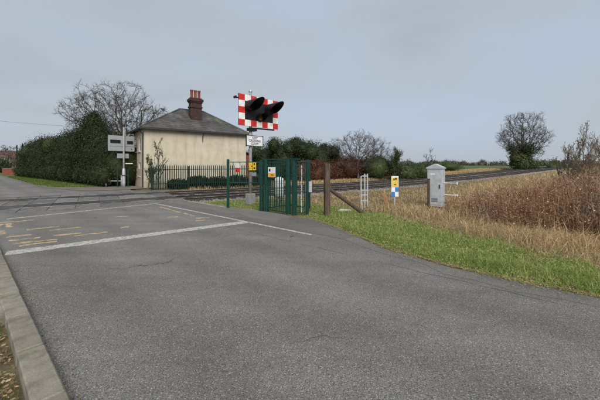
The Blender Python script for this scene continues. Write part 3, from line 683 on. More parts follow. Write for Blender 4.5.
# ------------------------------------------------------------------ level crossing signals
TA = math.atan2(TV[1], TV[0])                   # board axis: local x across the road, local -y towards approaching drivers
def signal_head(t, back=False):
    y0 = -.13
    x0, x1, z0, z1 = -.77, 1.63, 3.62, 5.02
    bd_ = MB().box(x0, x1, y0, y0+.03, z0, z1).build('backboard', 'board_black' if not back else 'plate_grey', t)
    nx, nz_ = 7, 5; wx, hz = (x1-x0)/nx, (z1-z0)/nz_
    mr_ = MB().box(0, wx-.002, -.006, -.002, 0, hz-.002).mesh('border_square'); mr_.materials.append(M['red_reflective'])
    mw_ = mr_.copy(); mw_.materials.clear(); mw_.materials.append(M['white_reflective'])
    for i in range(nx):
        for j in range(nz_):
            if 0 < i < nx-1 and 0 < j < nz_-1: continue
            o = link('border_square', mr_ if (i+j) % 2 == 0 else mw_, None, bd_); o.location = (x0+i*wx+.001, y0, z0+j*hz+.001)
    for nm, cx, cz, ml in (('red_lamp', -.18, 4.50, 'lens_red'), ('red_lamp', 1.02, 4.50, 'lens_red'), ('amber_lamp', .42, 4.06, 'lens_amber')):
        r_ = .245 if nm == 'red_lamp' else .19; ln = .86 if nm == 'red_lamp' else .5
        hb = MB().tube((cx, y0+.16, cz), (cx, y0-.08, cz), r_*.95, k=20); o = smooth_obj(hb.build(nm, 'black_paint', t))
        smooth_obj(MB().tube((cx, y0-.081, cz), (cx, y0-.10, cz), r_*.85, r_*.6, 20).build('lens', ml, o))
        V = []; F = []; k = 26
        for i in range(k+1):
            an = R(-30)+R(240)*i/k; c_, s2 = math.cos(an), math.sin(an); far_ = -.09-ln*(.25+.75*max(0, (s2+.5)/1.5))
            for rr in (r_*1.1, r_*1.16): V += [(cx+c_*rr, y0-.04, cz+s2*rr), (cx+c_*rr, y0+far_, cz+s2*rr+.02)]
        for i in range(k): j = i*4; F += [(j, j+1, j+5, j+4), (j+2, j+6, j+7, j+3), (j+1, j+3, j+7, j+5)]
        MB().poly(V, F).build('lamp_hood', 'black_paint', o)
    MB().box(-.09, .95, y0+.03, y0+.09, 3.9, 3.98).build('bracket', 'black_paint', t)
    MB().box(-.09, .95, y0+.03, y0+.09, 4.7, 4.78).build('bracket', 'black_paint', t)
    return y0
x, y = -2.28, 13.8
sg = thing('crossing_signal', 'near level crossing signal, red and white bordered board with hooded lamps on grey pole', 'crossing signal', (x, y, -.06), TA, 'wig-wag signals of the level crossing')
smooth_obj(MB().tube((0, 0, 0), (0, 0, 5.2), .075, .07, 16).build('pole', 'pole_grey', sg))
smooth_obj(MB().lathe([(.075, 0), (.085, .02), (.085, .08), (.04, .12)], 16, (0, 0, 5.2)).build('pole_cap', 'galvanised', sg))
MB().box(-.17, .17, -.17, .17, 0, .55).build('base_box', 'pole_grey', sg, .02)
MB().box(-.3, .3, -.3, .3, 0, .13).build('footing', 'kerb_concrete', sg, .02)
signal_head(sg)
MB().tube((-.77, -.115, 4.82), (-.98, -.115, 4.80), .03, k=8).tube((-.98, -.115, 4.80), (-1.0, -.25, 4.80), .055, k=10).build('sounder', 'black_paint', sg)
mb = MB().tube((0, -.02, 3.56), (1.4, -.10, 3.58), .035, k=8); mb.box(-.14, .26, -.16, .10, 3.42, 3.56); mb.build('bracket', 'black_paint', sg)
sp = MB().box(-.33, .62, -.14, -.12, 2.72, 3.22).build('sign_plate', 'sign_white', sg)
for xx in (-.36, .621): MB().box(xx, xx+.029, -.15, -.11, 2.70, 3.24).build('plate_edge', 'black_paint', sp)
for zz in (3.19, 2.725): MB().box(-.33, .62, -.147, -.1405, zz, zz+.025).build('plate_border', 'black_paint', sp)
for ln_, zz, sz in (('KEEP', 3.10, .145), ('CROSSING', 2.97, .145), ('CLEAR', 2.84, .145)):
    o = link('lettering', text_mesh(ln_, sz), 'black_paint', sp); o.location = (.145, -.1425, zz); o.rotation_euler = (R(90), 0, 0)
for zz in (3.05, 2.85, 4.0, 4.7): MB().lathe([(.082, 0), (.088, .01), (.088, .05), (.082, .06)], 14, (0, 0, zz)).build('clamp', 'galvanised', sg)
seg_ = [(.09+.02*math.sin(q*1.3), .02, .5+q*.25) for q in range(13)]
cable = MB()
for q in range(12): cable.tube(seg_[q], seg_[q+1], .014, k=6)
cable.build('cable', 'black_paint', sg)
yb = MB().box(-.17, .20, -.17, -.08, 1.62, 2.0).build('phone_box', 'sign_yellow', sg, .01)
MB().box(.05, .12, -.176, -.171, 1.86, 1.95).box(.04, .13, -.176, -.171, 1.68, 1.76).box(-.09, -.04, -.176, -.171, 1.77, 1.83).build('symbol', 'black_paint', yb)

# far signal, seen from the back
x, y = -14.45, 24.6
fsn = thing('crossing_signal', 'far level crossing signal seen from behind, plain grey board on grey pole', 'crossing signal', (x, y, -.06), TA+math.pi, 'wig-wag signals of the level crossing')
smooth_obj(MB().tube((0, 0, 0), (0, 0, 4.95), .075, .065, 14).build('pole', 'pole_grey', fsn))
smooth_obj(MB().lathe([(.12, 0), (.13, .4), (.13, 1.4), (.08, 1.6)], 14).build('pole_sleeve', 'galvanised', fsn))
x0, x1, z0, z1 = -.86, 1.10, 3.0, 4.25
bb = MB().box(x0, x1, -.15, -.12, z0, z1).build('backboard', 'plate_grey', fsn)
MB().box(-.72, -.28, -.118, -.06, 3.62, 3.86).build('lamp_casing', 'black_paint', fsn); MB().box(.22, .95, -.118, -.06, 3.66, 3.90).build('lamp_casing', 'black_paint', fsn)
MB().box(x0+.1, x1-.1, -.117, -.09, 3.40, 3.45).build('bracket', 'plate_grey', fsn)
for cx in (-.5, .6):
    MB().tube((cx, -.16, 3.75), (cx, -.28, 3.75), .17, k=16).build('red_lamp', 'black_paint', fsn)
    MB().tube((cx, -.282, 3.75), (cx, -.29, 3.75), .15, k=16).build('lens', 'lens_red', fsn)
MB().box(-.42, .45, -.135, -.115, 2.42, 2.80).build('sign_plate', 'plate_grey', fsn)
MB().box(-.72, -.14, -.135, -.115, 1.95, 2.03).build('sign_arm', 'white_paint', fsn)

# handrail by the far signal
x, y = rd(26.9, 7.2)
hx, hy = -15.9, 24.6
hr = thing('handrail', 'low grey tubular handrail beside the far signal', 'handrail', (hx, hy, -.06), 0)
for dx in (0, 1.25): smooth_obj(MB().tube((dx, 0, 0), (dx, 0, 1.05), .045, k=10).build('post', 'galvanised', hr))
for z in (.55,): MB().tube((0, 0, z), (1.25, 0, z), .04, k=10).build('rail', 'galvanised', hr)
MB().tube((0, 0, 1.05), (0, 0, 1.15), .075, k=10).build('post_cap', 'pole_grey', hr)
gp = thing('gate_post_pair', 'two slim green gate posts around the foot of the far signal', 'gate', (-14.95, 24.4, -.06), 0)
for dx in (0.12, .98): MB().box(dx-.03, dx+.03, -.03, .03, 0, 1.55).build('post', 'green_paint', gp)
MB().box(.15, .95, .03, .05, 1.0, 1.05).build('rail', 'green_paint', gp)

# ------------------------------------------------------------------ pedestrian gate enclosure of green steel
SR = math.atan2(-SV[1], -SV[0])                 # local x runs back along the road towards the viewer's side
def mesh_panel(t, p, q, z0, z1, nbars, zs, frame=.035, name='mesh_panel'):
    p = Vector((*p, 0)); q = Vector((*q, 0)); d = q-p; L_ = d.length; rz = math.atan2(d.y, d.x)
    pn = MB().box(0, L_, -.018, .018, z0, z0+frame).build('panel_rail', 'green_paint', t); pn.location = p; pn.rotation_euler = (0, 0, rz)
    pt = MB().box(0, L_, -.018, .018, z1-frame, z1).build('panel_rail', 'green_paint', t); pt.location = p; pt.rotation_euler = (0, 0, rz)
    bm_ = MB().box(-.011, .011, -.007, .007, z0+frame, z1-frame).mesh('bar')
    for i in range(nbars):
        o = link('bar', bm_, 'green_paint', pn); o.location = ((i+.5)*L_/nbars, 0, 0)
    wm = MB().box(0, L_, .008, .018, 0, .014).mesh('cross_wire')
    for z in zs:
        o = link('cross_wire', wm, 'green_paint', pn); o.location = (0, 0, z)
    return pn
gx, gy = rd(8.9, 7.86)
en = thing('pedestrian_gate', 'green steel pedestrian gate enclosure with mesh panels beside the road', 'gate', (gx, gy, -.06), SR)
def eloc(s, t): return (8.9-s, t-7.86)          # local coordinates: x = -ds, y = t offset
pst = MB().box(-.04, .04, -.04, .04, 0, 2.05).mesh('post', .006); pbig = MB().box(-.065, .065, -.065, .065, 0, 2.05).mesh('post', .008)
for (s, t, me) in ((8.98, 7.86, pbig), (8.70, 7.86, pbig), (7.52, 7.86, pbig), (7.28, 7.90, pbig), (6.95, 8.25, pst), (8.95, 9.3, pst), (7.82, 9.4, pst)):
    o = link('post', me, 'green_paint', en); lx, ly = eloc(s, t); o.location = (lx, ly, 0)
zs = [.35, .62, .9, 1.18, 1.46, 1.74]
gate = mesh_panel(en, eloc(8.62, 7.86), eloc(7.60, 7.86), .12, 1.98, 10, zs)
mesh_panel(en, eloc(7.28, 7.96), eloc(6.95, 8.22), .12, 2.0, 4, zs)
mesh_panel(en, eloc(6.98, 8.30), eloc(7.80, 9.36), .12, 2.0, 9, zs)
mesh_panel(en, eloc(8.95, 7.95), eloc(8.95, 9.26), .12, 2.0, 10, zs)
mesh_panel(en, eloc(8.90, 9.32), eloc(7.87, 9.40), .12, 2.0, 8, zs)
MB().box(0.0, 1.95, -.03, .03, 2.05, 2.10).build('top_rail', 'green_paint', en)
lx, ly = eloc(7.12, 8.15); MB().tube((lx, ly, .1), (lx, ly, 1.85), .028, k=8).build('pull_rod', 'sign_white', en)
lx, ly = eloc(7.2, 8.6); MB().box(lx-.15, lx+.15, ly, ly+.02, .85, 1.25).build('notice_board', 'sign_white', en)
lx, ly = eloc(8.33, 7.80); sn = MB().box(lx-.20, lx+.20, ly-.012, ly, 1.40, 1.78).build('notice_board', 'sign_white', en)
MB().box(lx-.19, lx+.19, ly-.016, ly-.0125, 1.41, 1.56).build('yellow_panel', 'sign_orange', sn)
MB().box(lx-.14, lx-.06, ly-.020, ly-.0125, 1.62, 1.72).box(lx-.05, lx+.12, ly-.020, ly-.0165, 1.47, 1.50).build('symbol', 'black_paint', sn)
# second leaf: gate between the tall slim post and the enclosure
px_, py_ = rd(10.6, 7.42)
sg2 = thing('wicket_gate', 'slim green wicket gate with warning plates between enclosure and palisade', 'gate', (px_, py_, -.06), SR)
MB().box(-.045, .045, -.045, .045, 0, 2.1).build('post', 'green_paint', sg2, .006)
pn = mesh_panel(sg2, (.06, .05), (1.1, .95), 1.1, 2.0, 5, [1.4, 1.7])
MB().box(.22, .50, .20, .215, 1.56, 1.74).build('red_plate', 'red_reflective', sg2).rotation_euler = (0, 0, .0)
MB().box(.22, .50, .20, .215, 1.745, 1.93).build('notice_plate', 'white_reflective', sg2)
MB().box(.75, 1.02, .66, .675, 1.40, 1.55).build('notice_plate', 'plate_grey', sg2)
for zz in (1.565,):
    MB().box(.50, .75, .66, .675, zz, zz+.03).build('plate_bracket', 'green_paint', sg2)

# white drum-shaped relay housing behind the gate
hx, hy = -1.02, 14.6
dr = thing('relay_housing', 'white upright drum-shaped housing seen through the green gate', 'housing', (hx, hy, -.08), 0)
smooth_obj(MB().lathe([(.20, .35), (.24, .4), (.25, 1.1), (.22, 1.22), (.1, 1.3)], 18).build('drum', 'sign_white', dr))
MB().box(-.05, .05, -.05, .05, 0, .36).build('leg', 'galvanised', dr)
MB().lathe([(.256, 0), (.256, .05)], 18, (0, 0, .75)).build('band', 'plate_grey', dr)

# ------------------------------------------------------------------ posts, frames and cabinets on the verge
wx_, wy_ = .95, 10.6
wp = thing('wooden_post', 'thick weathered wooden fence post with a diagonal strut, beside the green gate', 'post', (wx_, wy_, -.05), .3)
o = MB().prism([(-.10, -.09), (.09, -.10), (.11, .08), (-.08, .11)], 0, 1.9).build('post', 'weathered_wood', wp, .02)
MB().tube((.10, .03, 1.0), (1.56, .10, .02), .065, .075, 8).build('strut', 'weathered_wood', wp)
fp_ = thing('ladder_frame', 'small galvanised twin-post frame standing in straw grass by the track', 'frame', (2.62, 12.9, -.06), .25)
for dx in (0, .17, .30): MB().box(dx-.025, dx+.025, -.025, .025, 0, 1.38+.1*(dx > .1)).build('upright', 'galvanised', fp_)
for z in (.3, .55, .75, 1.36): MB().box(.025, .275, -.02, .02, z, z+.05).build('rung', 'galvanised', fp_)
ms = thing('marker_sign', 'small yellow, blue and white marker sign on a stub post in the straw', 'sign', (4.27, 13.5, -.06), .12)
MB().box(-.03, .03, 0.02, .05, 0, .9).build('post', 'galvanised', ms)
pl = MB().box(-.17, .17, -.01, .012, .86, 1.36).build('sign_plate', 'sign_white', ms)
MB().box(-.155, .155, -.016, -.0105, 1.12, 1.30).build('yellow_panel', 'sign_yellow', pl); MB().box(-.155, .155, -.016, -.0105, .89, 1.10).build('yellow_panel', 'sign_yellow', pl)
MB().box(-.08, -.02, -.020, -.0165, 1.17, 1.26).box(.0, .08, -.020, -.0165, 1.20, 1.28).box(-.05, .05, -.020, -.0165, .96, 1.0).build('symbol', 'black_paint', pl)
bl = MB().box(-.17, .17, -.008, .010, .44, .855).build('checker_plate', 'sign_blue', ms); MB().box(-.17, 0, -.013, -.0085, .65, .85).box(0, .17, -.013, -.0085, .44, .648).build('white_check', 'sign_white', bl)
rm = thing('leaning_board', 'short rust-coloured board leaning in the straw by the marker sign', 'board', (3.75, 12.6, -.06), .2)
MB().poly([(-.10, 0, 0), (.08, 0, 0), (.08, .03, 0), (-.10, .03, 0), (-.32, .05, .62), (-.14, .05, .62), (-.14, .08, .62), (-.32, .08, .62)], [(0, 3, 2, 1), (4, 5, 6, 7), (0, 1, 5, 4), (1, 2, 6, 5), (2, 3, 7, 6), (3, 0, 4, 7)]).build('board', 'rust_orange', rm)
sl_ = MB().poly([(-.4, -.1, 0), (.1, -.2, 0), (.45, -.05, 0), (.3, .16, 0), (-.2, .15, 0), (-.34, -.06, .13), (.1, -.13, .2), (.36, -.03, .12), (.24, .11, .16), (-.18, .1, .19)], [(0, 4, 3, 2, 1), (5, 6, 7, 8, 9), (0, 1, 6, 5), (1, 2, 7, 6), (2, 3, 8, 7), (3, 4, 9, 8), (4, 0, 5, 9)]).build('stone_lump', 'pale_stone', None, .015)
sl_.location = (1.75, 11.8, -.06); sl_.scale = (.75, .75, .7); tag(sl_, 'pale broken stone lying in grass behind the wooden strut', 'stone')
# grey location cabinet with a pitched top
cb = thing('trackside_cabinet', 'tall grey metal trackside cabinet with pitched lid in the straw grass', 'cabinet', (5.85, 12.9, -.08), R(-38))
MB().box(-.30, .30, -.26, .26, .12, 1.72).build('body', 'cabinet_grey', cb, .012)
MB().box(-.24, .24, -.2, .2, 0, .12).build('plinth', 'kerb_concrete', cb)
MB().poly([(-.33, -.29, 1.723), (.33, -.29, 1.723), (.33, .29, 1.723), (-.33, .29, 1.723), (-.33, -.29, 1.77), (.33, -.29, 1.77), (.33, .29, 1.77), (-.33, .29, 1.77), (0, -.29, 1.93), (0, .29, 1.93)],
     [(0, 3, 2, 1), (0, 1, 5, 8, 4), (1, 2, 6, 5), (2, 3, 7, 9, 6), (3, 0, 4, 7), (4, 8, 9, 7), (8, 5, 6, 9)]).build('lid', 'cabinet_grey', cb)
dr_ = MB().box(-.27, .27, -.272, -.2615, .2, 1.66).build('door', 'cabinet_grey', cb, .003); MB().box(.19, .22, -.295, -.273, .9, 1.06).build('handle', 'black_paint', dr_); MB().box(-.16, .02, -.276, -.2725, 1.46, 1.53).build('label_plate', 'sign_white', dr_)
for z in (.4, .95, 1.5): MB().tube((-.285, -.275, z-.05), (-.285, -.275, z+.05), .012, k=8).build('hinge', 'plate_grey', dr_)
for q in range(5): MB().box(-.12, .12, -.277, -.2725, .32+.035*q, .335+.035*q).build('vent_slot', 'black_paint', dr_)
for z in (.55, 1.1): MB().box(.3005, .312, -.2, .2, z, z+.02).build('seam', 'plate_grey', cb)
for z in (.62, 1.12):
    ar = MB().tube((.3125, .05, z), (.85, .05, z), .016, k=8).build('arm', 'sign_white', cb); MB().tube((.80, .05, z-.05), (.80, .05, z+.05), .025, k=8).build('arm_end', 'sign_white', ar)
for (x, y, h, lab) in ((5.02, 11.7, 1.33, 'thin weathered wooden fence stake in front of the grey cabinet'),):
    o = thing('fence_stake', lab, 'stake', (x, y, -.06), .4); MB().prism([(-.04, -.035), (.04, -.04), (.035, .045), (-.045, .035)], 0, h).build('stake', 'weathered_wood', o, .006)

print('objects done')
# ------------------------------------------------------------------ trees and hedges
# tall hedge beyond the crossing, along the road
rng = np.random.default_rng(40); lobes = []
hb0 = np.array(rd(28.6, 9.2)); hb1 = np.array(rd(64, 7.4)); hd = (hb1-hb0); hl = np.linalg.norm(hd); hd /= hl
for q in np.arange(0, hl, 1.25):
    f = q/hl; hh = np.interp(f, [0, .1, .3, .55, .8, 1], [4.4, 4.9, 5.2, 5.0, 5.2, 4.4])+rng.normal(0, .22)
    lobes.append((q, rng.normal(0, .25), hh*.42, 1.3, 1.9, hh*.58)); lobes.append((q+rng.uniform(-.5, .5), rng.normal(0, .6), hh*.78, .9, 1.0, hh*.24))
    lobes.append((q+rng.uniform(-.4, .4), 1.3, .9, 1.0, .9, 1.1))
bush('tall_hedge', 'tall dense dark green hedge along the road beyond the crossing', 'hedge', hb0[0], hb0[1], lobes, 190000, .125, 'hedge_leaf', 41, None, math.atan2(hd[1], hd[0]), 0)
bush('evergreen_tree', 'pointed dark evergreen tree rising out of the tall hedge', 'tree', -20.4, 29.6, [(0, 0, 2.6, 1.9, 1.9, 2.6), (.2, 0, 4.4, 1.5, 1.5, 1.9), (-.1, .1, 5.7, .9, .9, 1.3), (-.9, .2, 4.2, 1.1, 1.1, 1.3), (1.2, 0, 3.8, 1.2, 1.2, 1.4), (.05, .1, 6.5, .4, .4, .7)], 36000, .125, 'hedge_leaf', 43, trunk=(4.0, .2))
crown_tree('bare_tree', 'big leafless spreading tree rising behind the hedge and the house', -24.3, 40.5, .42, 51, (-.5, 0, 8.2), (6.4, 6.0, 4.5), 3.2, 2600, .38, .0145)
crown_tree('bare_tree', 'slighter leafless tree behind the tall hedge', -29.6, 43.5, .24, 53, (0, 0, 6.0), (3.6, 3.6, 3.4), 2.4, 900, .40, .0125)
# evergreens beyond the tracks, behind the gate
for i, (u, d, r1, h) in enumerate(((266, 37, 2.0, 4.6), (283, 36, 1.9, 4.9), (299, 37.5, 2.0, 5.1), (316, 36, 2.0, 4.8), (331, 38, 1.5, 4.3))):
    x = (u-300)/300*d; rg = np.random.default_rng(60+i)
    lb = [(0, 0, h*.45, r1, r1*.9, h*.5)]+[(rg.normal(0, r1*.45), rg.normal(0, r1*.4), h*rg.uniform(.55, .85), r1*.45, r1*.45, h*.2) for _ in range(5)]
    bush('evergreen_bush', ['dark evergreen bush beyond the tracks, right beside the house end', 'dark evergreen bush beyond the tracks, second from the house', 'tallest dark evergreen bush, middle of the row beyond the tracks', 'dark evergreen bush beyond the tracks, second from the bare trees', 'smallest dark evergreen bush of the row, next to the bare trees'][i], 'bush', x, d, lb, 15000, .12, 'conifer_leaf', 62+i, 'evergreen row beyond the tracks')
# brown hedge along the far side of the railway
rng = np.random.default_rng(70); lobes = []
bx0 = np.array(rl(20.6, 9.6)); bx1 = np.array(rl(35, 9.4)); bdv = bx1-bx0; bl_ = np.linalg.norm(bdv); bdv /= bl_
for q in np.arange(0, bl_, .9):
    hh = 2.35+rng.normal(0, .14); lobes.append((q, rng.normal(0, .15), hh*.45, .95, .9, hh*.56)); lobes.append((q+.4, rng.normal(0, .2), hh*.8, .55, .6, hh*.22))
bush('brown_hedge', 'reddish brown winter hedge along the far side of the railway', 'hedge', bx0[0], bx0[1], lobes, 42000, .12, 'brown_hedge_leaf', 71, None, math.atan2(bdv[1], bdv[0]), rough=.34)
crown_tree('bare_tree', 'small bushy leafless tree standing behind the brown hedge', 6.8, 35, .15, 75, (0, 0, 3.5), (3.0, 2.4, 2.5), .8, 1600, .23, .010)
crown_tree('bare_tree', 'low leafless tree between brown hedge and ivy-covered bush', 9.4, 36.5, .12, 76, (0, 0, 2.8), (1.9, 1.7, 2.0), .7, 700, .24, .009)
bare_tree('ivy_tree', 'small ivy-clad tree at the end of the brown hedge', 11.0, 35, 4.3, .14, 77, kids=(8, 6, 4), fork=.2, spread=42, rmin=.016, ivy=7000, ivy_top=.97, wide=.9)
for i, (u, d, r1, h, lab) in enumerate(((350, 36, 1.9, 3.1, 'dark bramble thicket behind the brown hedge below the bare trees'), (375, 36, 2.0, 3.0, 'dark green thicket beyond the track beneath the ivy-clad tree'), (405, 36, 1.8, 2.0, 'low dark thicket beyond the track left of the grey cabinet'), (424, 37, 1.7, 2.1, 'low dark thicket directly beyond the track behind the grey cabinet'), (448, 52, 2.2, 1.9, 'rounded dark bush beyond the track to the right of the grey cabinet'))):
    x = (u-300)/300*d; rg = np.random.default_rng(80+i)
    lb = [(0, 0, h*.45, r1, r1*.8, h*.52)]+[(rg.normal(0, r1*.5), rg.normal(0, r1*.3), h*rg.uniform(.5, .75), r1*.4, r1*.4, h*.24) for _ in range(4)]
    bush('thicket', lab, 'bush', x, d, lb, 8000, .11, 'ivy_leaf' if i != 0 else 'brown_hedge_leaf', 82+i, rough=.4)
bare_tree('bare_shrub', 'thin leafless shrub poking up behind the grey cabinet', 15.6, 37, 4.0, .06, 88, kids=(7, 5, 4), fork=.1, spread=36, rmin=.014, wide=.9, cat='shrub')
# lone tree with ivy beyond the line
crown_tree('lone_tree', 'lone leafless tree with ivy round its trunk beyond the railway', 42.2, 57, .36, 90, (0, 0, 6.3), (4.2, 4.4, 4.3), 2.0, 2300, .36, .018, ivy=8000, ivy_top=.42, z=.9)
bush('ivy_bush', 'dark bush at the foot of the lone tree beyond the railway', 'bush', 41.0, 55.5, [(0, 0, 1.4, 1.8, 1.5, 1.7), (-1.0, 0, 2.2, 1.1, 1, 1.3), (1.6, 0, 1.0, 1.5, 1.2, 1.2)], 6000, .22, 'ivy_leaf', 92)

# far hedgerows and woods
def hedgerow(name, label, p, q, h, n, size, m, seed, z=-.1):
    rg = np.random.default_rng(seed); p = np.array(p, float); q = np.array(q, float); d = q-p; L_ = np.linalg.norm(d); d /= L_; lb = []
    for a in np.arange(0, L_, h*.9): hh = h*rg.uniform(.6, 1.15); lb.append((a+rg.normal(0, h*.2), rg.normal(0, h*.2), hh*.4, h*.75, h*.6, hh*.6))
    o = bush(name, label, 'hedgerow', p[0], p[1], lb, n, size, m, seed+1, None, math.atan2(d[1], d[0]), z, rough=.4); return o
hedgerow('field_hedge', 'long dark field hedge beyond the green field on the right', (60, 150), (230, 165), 2.2, 14000, .5, 'far_wood', 100)
hedgerow('field_hedge', 'low field hedge running behind the lone tree towards the right edge', (52, 62), (110, 70), 2.6, 14000, .3, 'ivy_leaf', 104)
fwd = hedgerow('distant_wood', 'distant wood along the skyline on the right', (60, 420), (520, 330), 7.5, 20000, 1.5, 'far_wood', 110); fwd['kind'] = 'stuff'
fwd2 = hedgerow('distant_wood', 'distant wooded skyline behind the level crossing', (-200, 520), (120, 430), 7.0, 14000, 1.5, 'far_wood', 114); fwd2['kind'] = 'stuff'
fwd3 = hedgerow('distant_wood', 'distant wooded skyline beyond the end of the road', (-420, 330), (-240, 420), 10.0, 12000, 1.5, 'far_wood', 118); fwd3['kind'] = 'stuff'
# village end of the road
def far_house(x, y, rz, W, D_, h, rh, label):
    t = thing('cottage', label, 'house', (x, y, -.1), rz)
    MB().box(0, W, 0, D_, 0, h).build('wall', 'far_wall', t)
    r_ = MB().poly([(-.3, -.3, h-.1), (W+.3, -.3, h-.1), (W+.3, D_+.3, h-.1), (-.3, D_+.3, h-.1), (-.3, D_/2, h+rh), (W+.3, D_/2, h+rh)], [(0, 3, 2, 1), (0, 1, 5, 4), (2, 3, 4, 5), (0, 4, 3), (1, 2, 5)]).build('roof', 'far_roof', t)
    MB().box(W*.2, W*.2+.9, D_/2-.4, D_/2+.4, h+rh-.6, h+rh+1.1).build('chimney', 'red_brick', r_)
    for wx1 in (.15, .6):
        for wz in (.9, 3.3):
            f_ = MB().box(W*wx1, W*wx1+1.4, -.03, .05, wz, wz+1.2).build('window', 'white_paint', t); MB().box(W*wx1+.12, W*wx1+1.28, -.045, -.032, wz+.12, wz+1.08).build('pane', 'window_glass', f_)
far_house(-110, 104, R(35), 9, 6.5, 4.6, 2.6, 'far red-roofed cottage at the end of the road')
far_house(-121, 112, R(40), 10, 7, 4.8, 2.8, 'farthest cottage with brownish roof beyond the road end')
bw = thing('brick_wall', 'dark red brick garden wall past the end of the hedge', 'wall', (-50.2, 54, -.1), math.atan2(2.0, -4.4))
MB().box(0, 6.2, 0, .25, 0, 1.25).build('brickwork', 'red_brick', bw); MB().box(-.05, 6.25, -.04, .29, 1.25, 1.33).build('coping', 'far_wall', bw)
for i, (x, y, h) in enumerate(((-75.5, 80, 7.2), (-80, 86.5, 8.2))):
    t = thing('telegraph_pole', ['dark wooden telegraph pole by the garden wall', 'farther dark wooden telegraph pole past the garden wall'][i], 'pole', (x, y, -.1), .6)
    MB().tube((0, 0, 0), (0, 0, h), .17, .13, 8).build('pole', 'black_paint', t)
def wire(name, label, p, q, sag, r_):
    pts = [Vector(p).lerp(Vector(q), i/16)-Vector((0, 0, sag*4*(i/16)*(1-i/16))) for i in range(17)]
    o = link(name, seg_mesh(name, [(*pts[i], *pts[i+1], r_, r_) for i in range(16)], 4), 'black_paint'); tag(o, label, 'wire')
wire('overhead_wire', 'lower overhead wire leading off left from the telegraph pole', (-75.5, 80, 6.7), (-40, 22, 6.9), .6, .012)
wire('overhead_wire', 'upper overhead wire crossing the sky toward the tall hedge', (-60, 45, 10.5), (-27, 40, 6.8), .5, .012)
for i, (u, d, h) in enumerate(((2, 95, 7.5), (9, 105, 9), (14, 100, 8), (27, 84, 7.2), (31, 75, 7.5))):
    bare_tree('bare_tree', ['small far leafless tree at the road end beside the cottages', 'far leafless tree in front of the cottages', 'far leafless tree between the cottages and telegraph poles', 'far leafless tree just past the telegraph poles', 'far leafless tree half hidden by the tall hedge'][i], (u-300)/300*d, d, h, .2, 130+i, kids=(7, 5, 5, 4), fork=.2, rmin=.028, wide=1.1, spread=46)
bush('evergreen_bush', 'round dark green bush at the end of the road before the cottages', 'bush', -72, 72, [(0, 0, 1.5, 2.2, 2, 1.7), (-1.6, 0, 1.2, 1.8, 1.6, 1.4)], 3500, .28, 'conifer_leaf', 140)

print('trees done')
# ------------------------------------------------------------------ grasses
rng = np.random.default_rng(200)
def wavy(x, y, f=1.0, s=0.0): return (np.sin(x*1.3*f+s)*np.cos(y*1.1*f-s)+np.sin(x*.6*f+y*.9*f+s*2))*.5
def green_edge(s): return np.interp(s, [-12, -3, -.5, 1.5, 3.6, 6, 7.5, 10, 14], [7.0, 7.1, 7.45, 8.3, 9.4, 10.3, 11.0, 10.4, 9.6])
def stuff(name, label, cat, V, F, m):
    o = link(name, np_mesh(name, V, F), m); tag(o, label, cat, kind='stuff'); return o
# green verge
N0 = 390000; s = rng.uniform(-9, 14.5, N0); t = rng.uniform(5.6, 11.6, N0); p = s[:, None]*SV+t[:, None]*TV; x, y = p[:, 0], p[:, 1]; d = np.hypot(x, y)
a, nn = to_an(x, y); wv_ = wavy(x, y, 2.2)
ok = (t > t_right(s)+.03*wavy(x, y, 9)+np.abs(rng.normal(0, .05, N0))-.08-.10*np.clip(wavy(x, y, 4.5, .7), 0, 1)) & (t < green_edge(s)+.45*wv_+rng.normal(0, .25, N0)) & (nn < -1.7) & (y > .5)
ok &= rng.uniform(0, 1, N0) < np.clip((6.5/d)**1.1, .18, 1)
inside = (s > 6.9) & (s < 9.0) & (t > 7.8) & (t < 9.4)
ok &= ~(inside & (rng.uniform(0, 1, N0) < .6))
x, y, d, s, t = x[ok], y[ok], d[ok], s[ok], t[ok]; edge = np.clip((t-t_right(s))/.5, .25, 1); n = len(x)
h = rng.gamma(4, .019, n)*edge*(1+.7*wavy(x, y, 3)+.35*wavy(x, y, 8, 1))+.02; h = np.clip(h, .02, .20)*np.where(s > 6.3, .6, 1)
V, F = blades(rng, x, y, h, np.maximum(.006, d*.00115)*rng.uniform(.7, 1.5, n), 1.1)
stuff('verge_grass', 'bright green grass verge along the right side of the road', 'grass', V, F, 'grass_green')
print('green', n)
m_ = 38000; ii = rng.integers(0, n, m_); P = np.stack([x[ii]+rng.normal(0, .02, m_), y[ii]+rng.normal(0, .02, m_), gz(x[ii], y[ii])+rng.uniform(.01, .08, m_)*edge[ii]], 1)
V, F = leaves(rng, P, np.clip(d[ii]*.0045, .016, .045), flat=.25, aspect=.6); stuff('verge_weeds', 'small leafy weeds growing among the verge grass', 'weeds', V, F, 'grass_green')
m_ = 5000; ii = rng.integers(0, n, m_); P = np.stack([x[ii]+rng.normal(0, .03, m_), y[ii]+rng.normal(0, .03, m_), gz(x[ii], y[ii])+rng.uniform(.02, .09, m_)*edge[ii]], 1)
V, F = leaves(rng, P, np.clip(d[ii]*.005, .02, .045), flat=.4, aspect=.6); stuff('fallen_leaves', 'brown fallen leaves scattered over the green verge', 'leaf litter', V, F, 'dead_leaves')
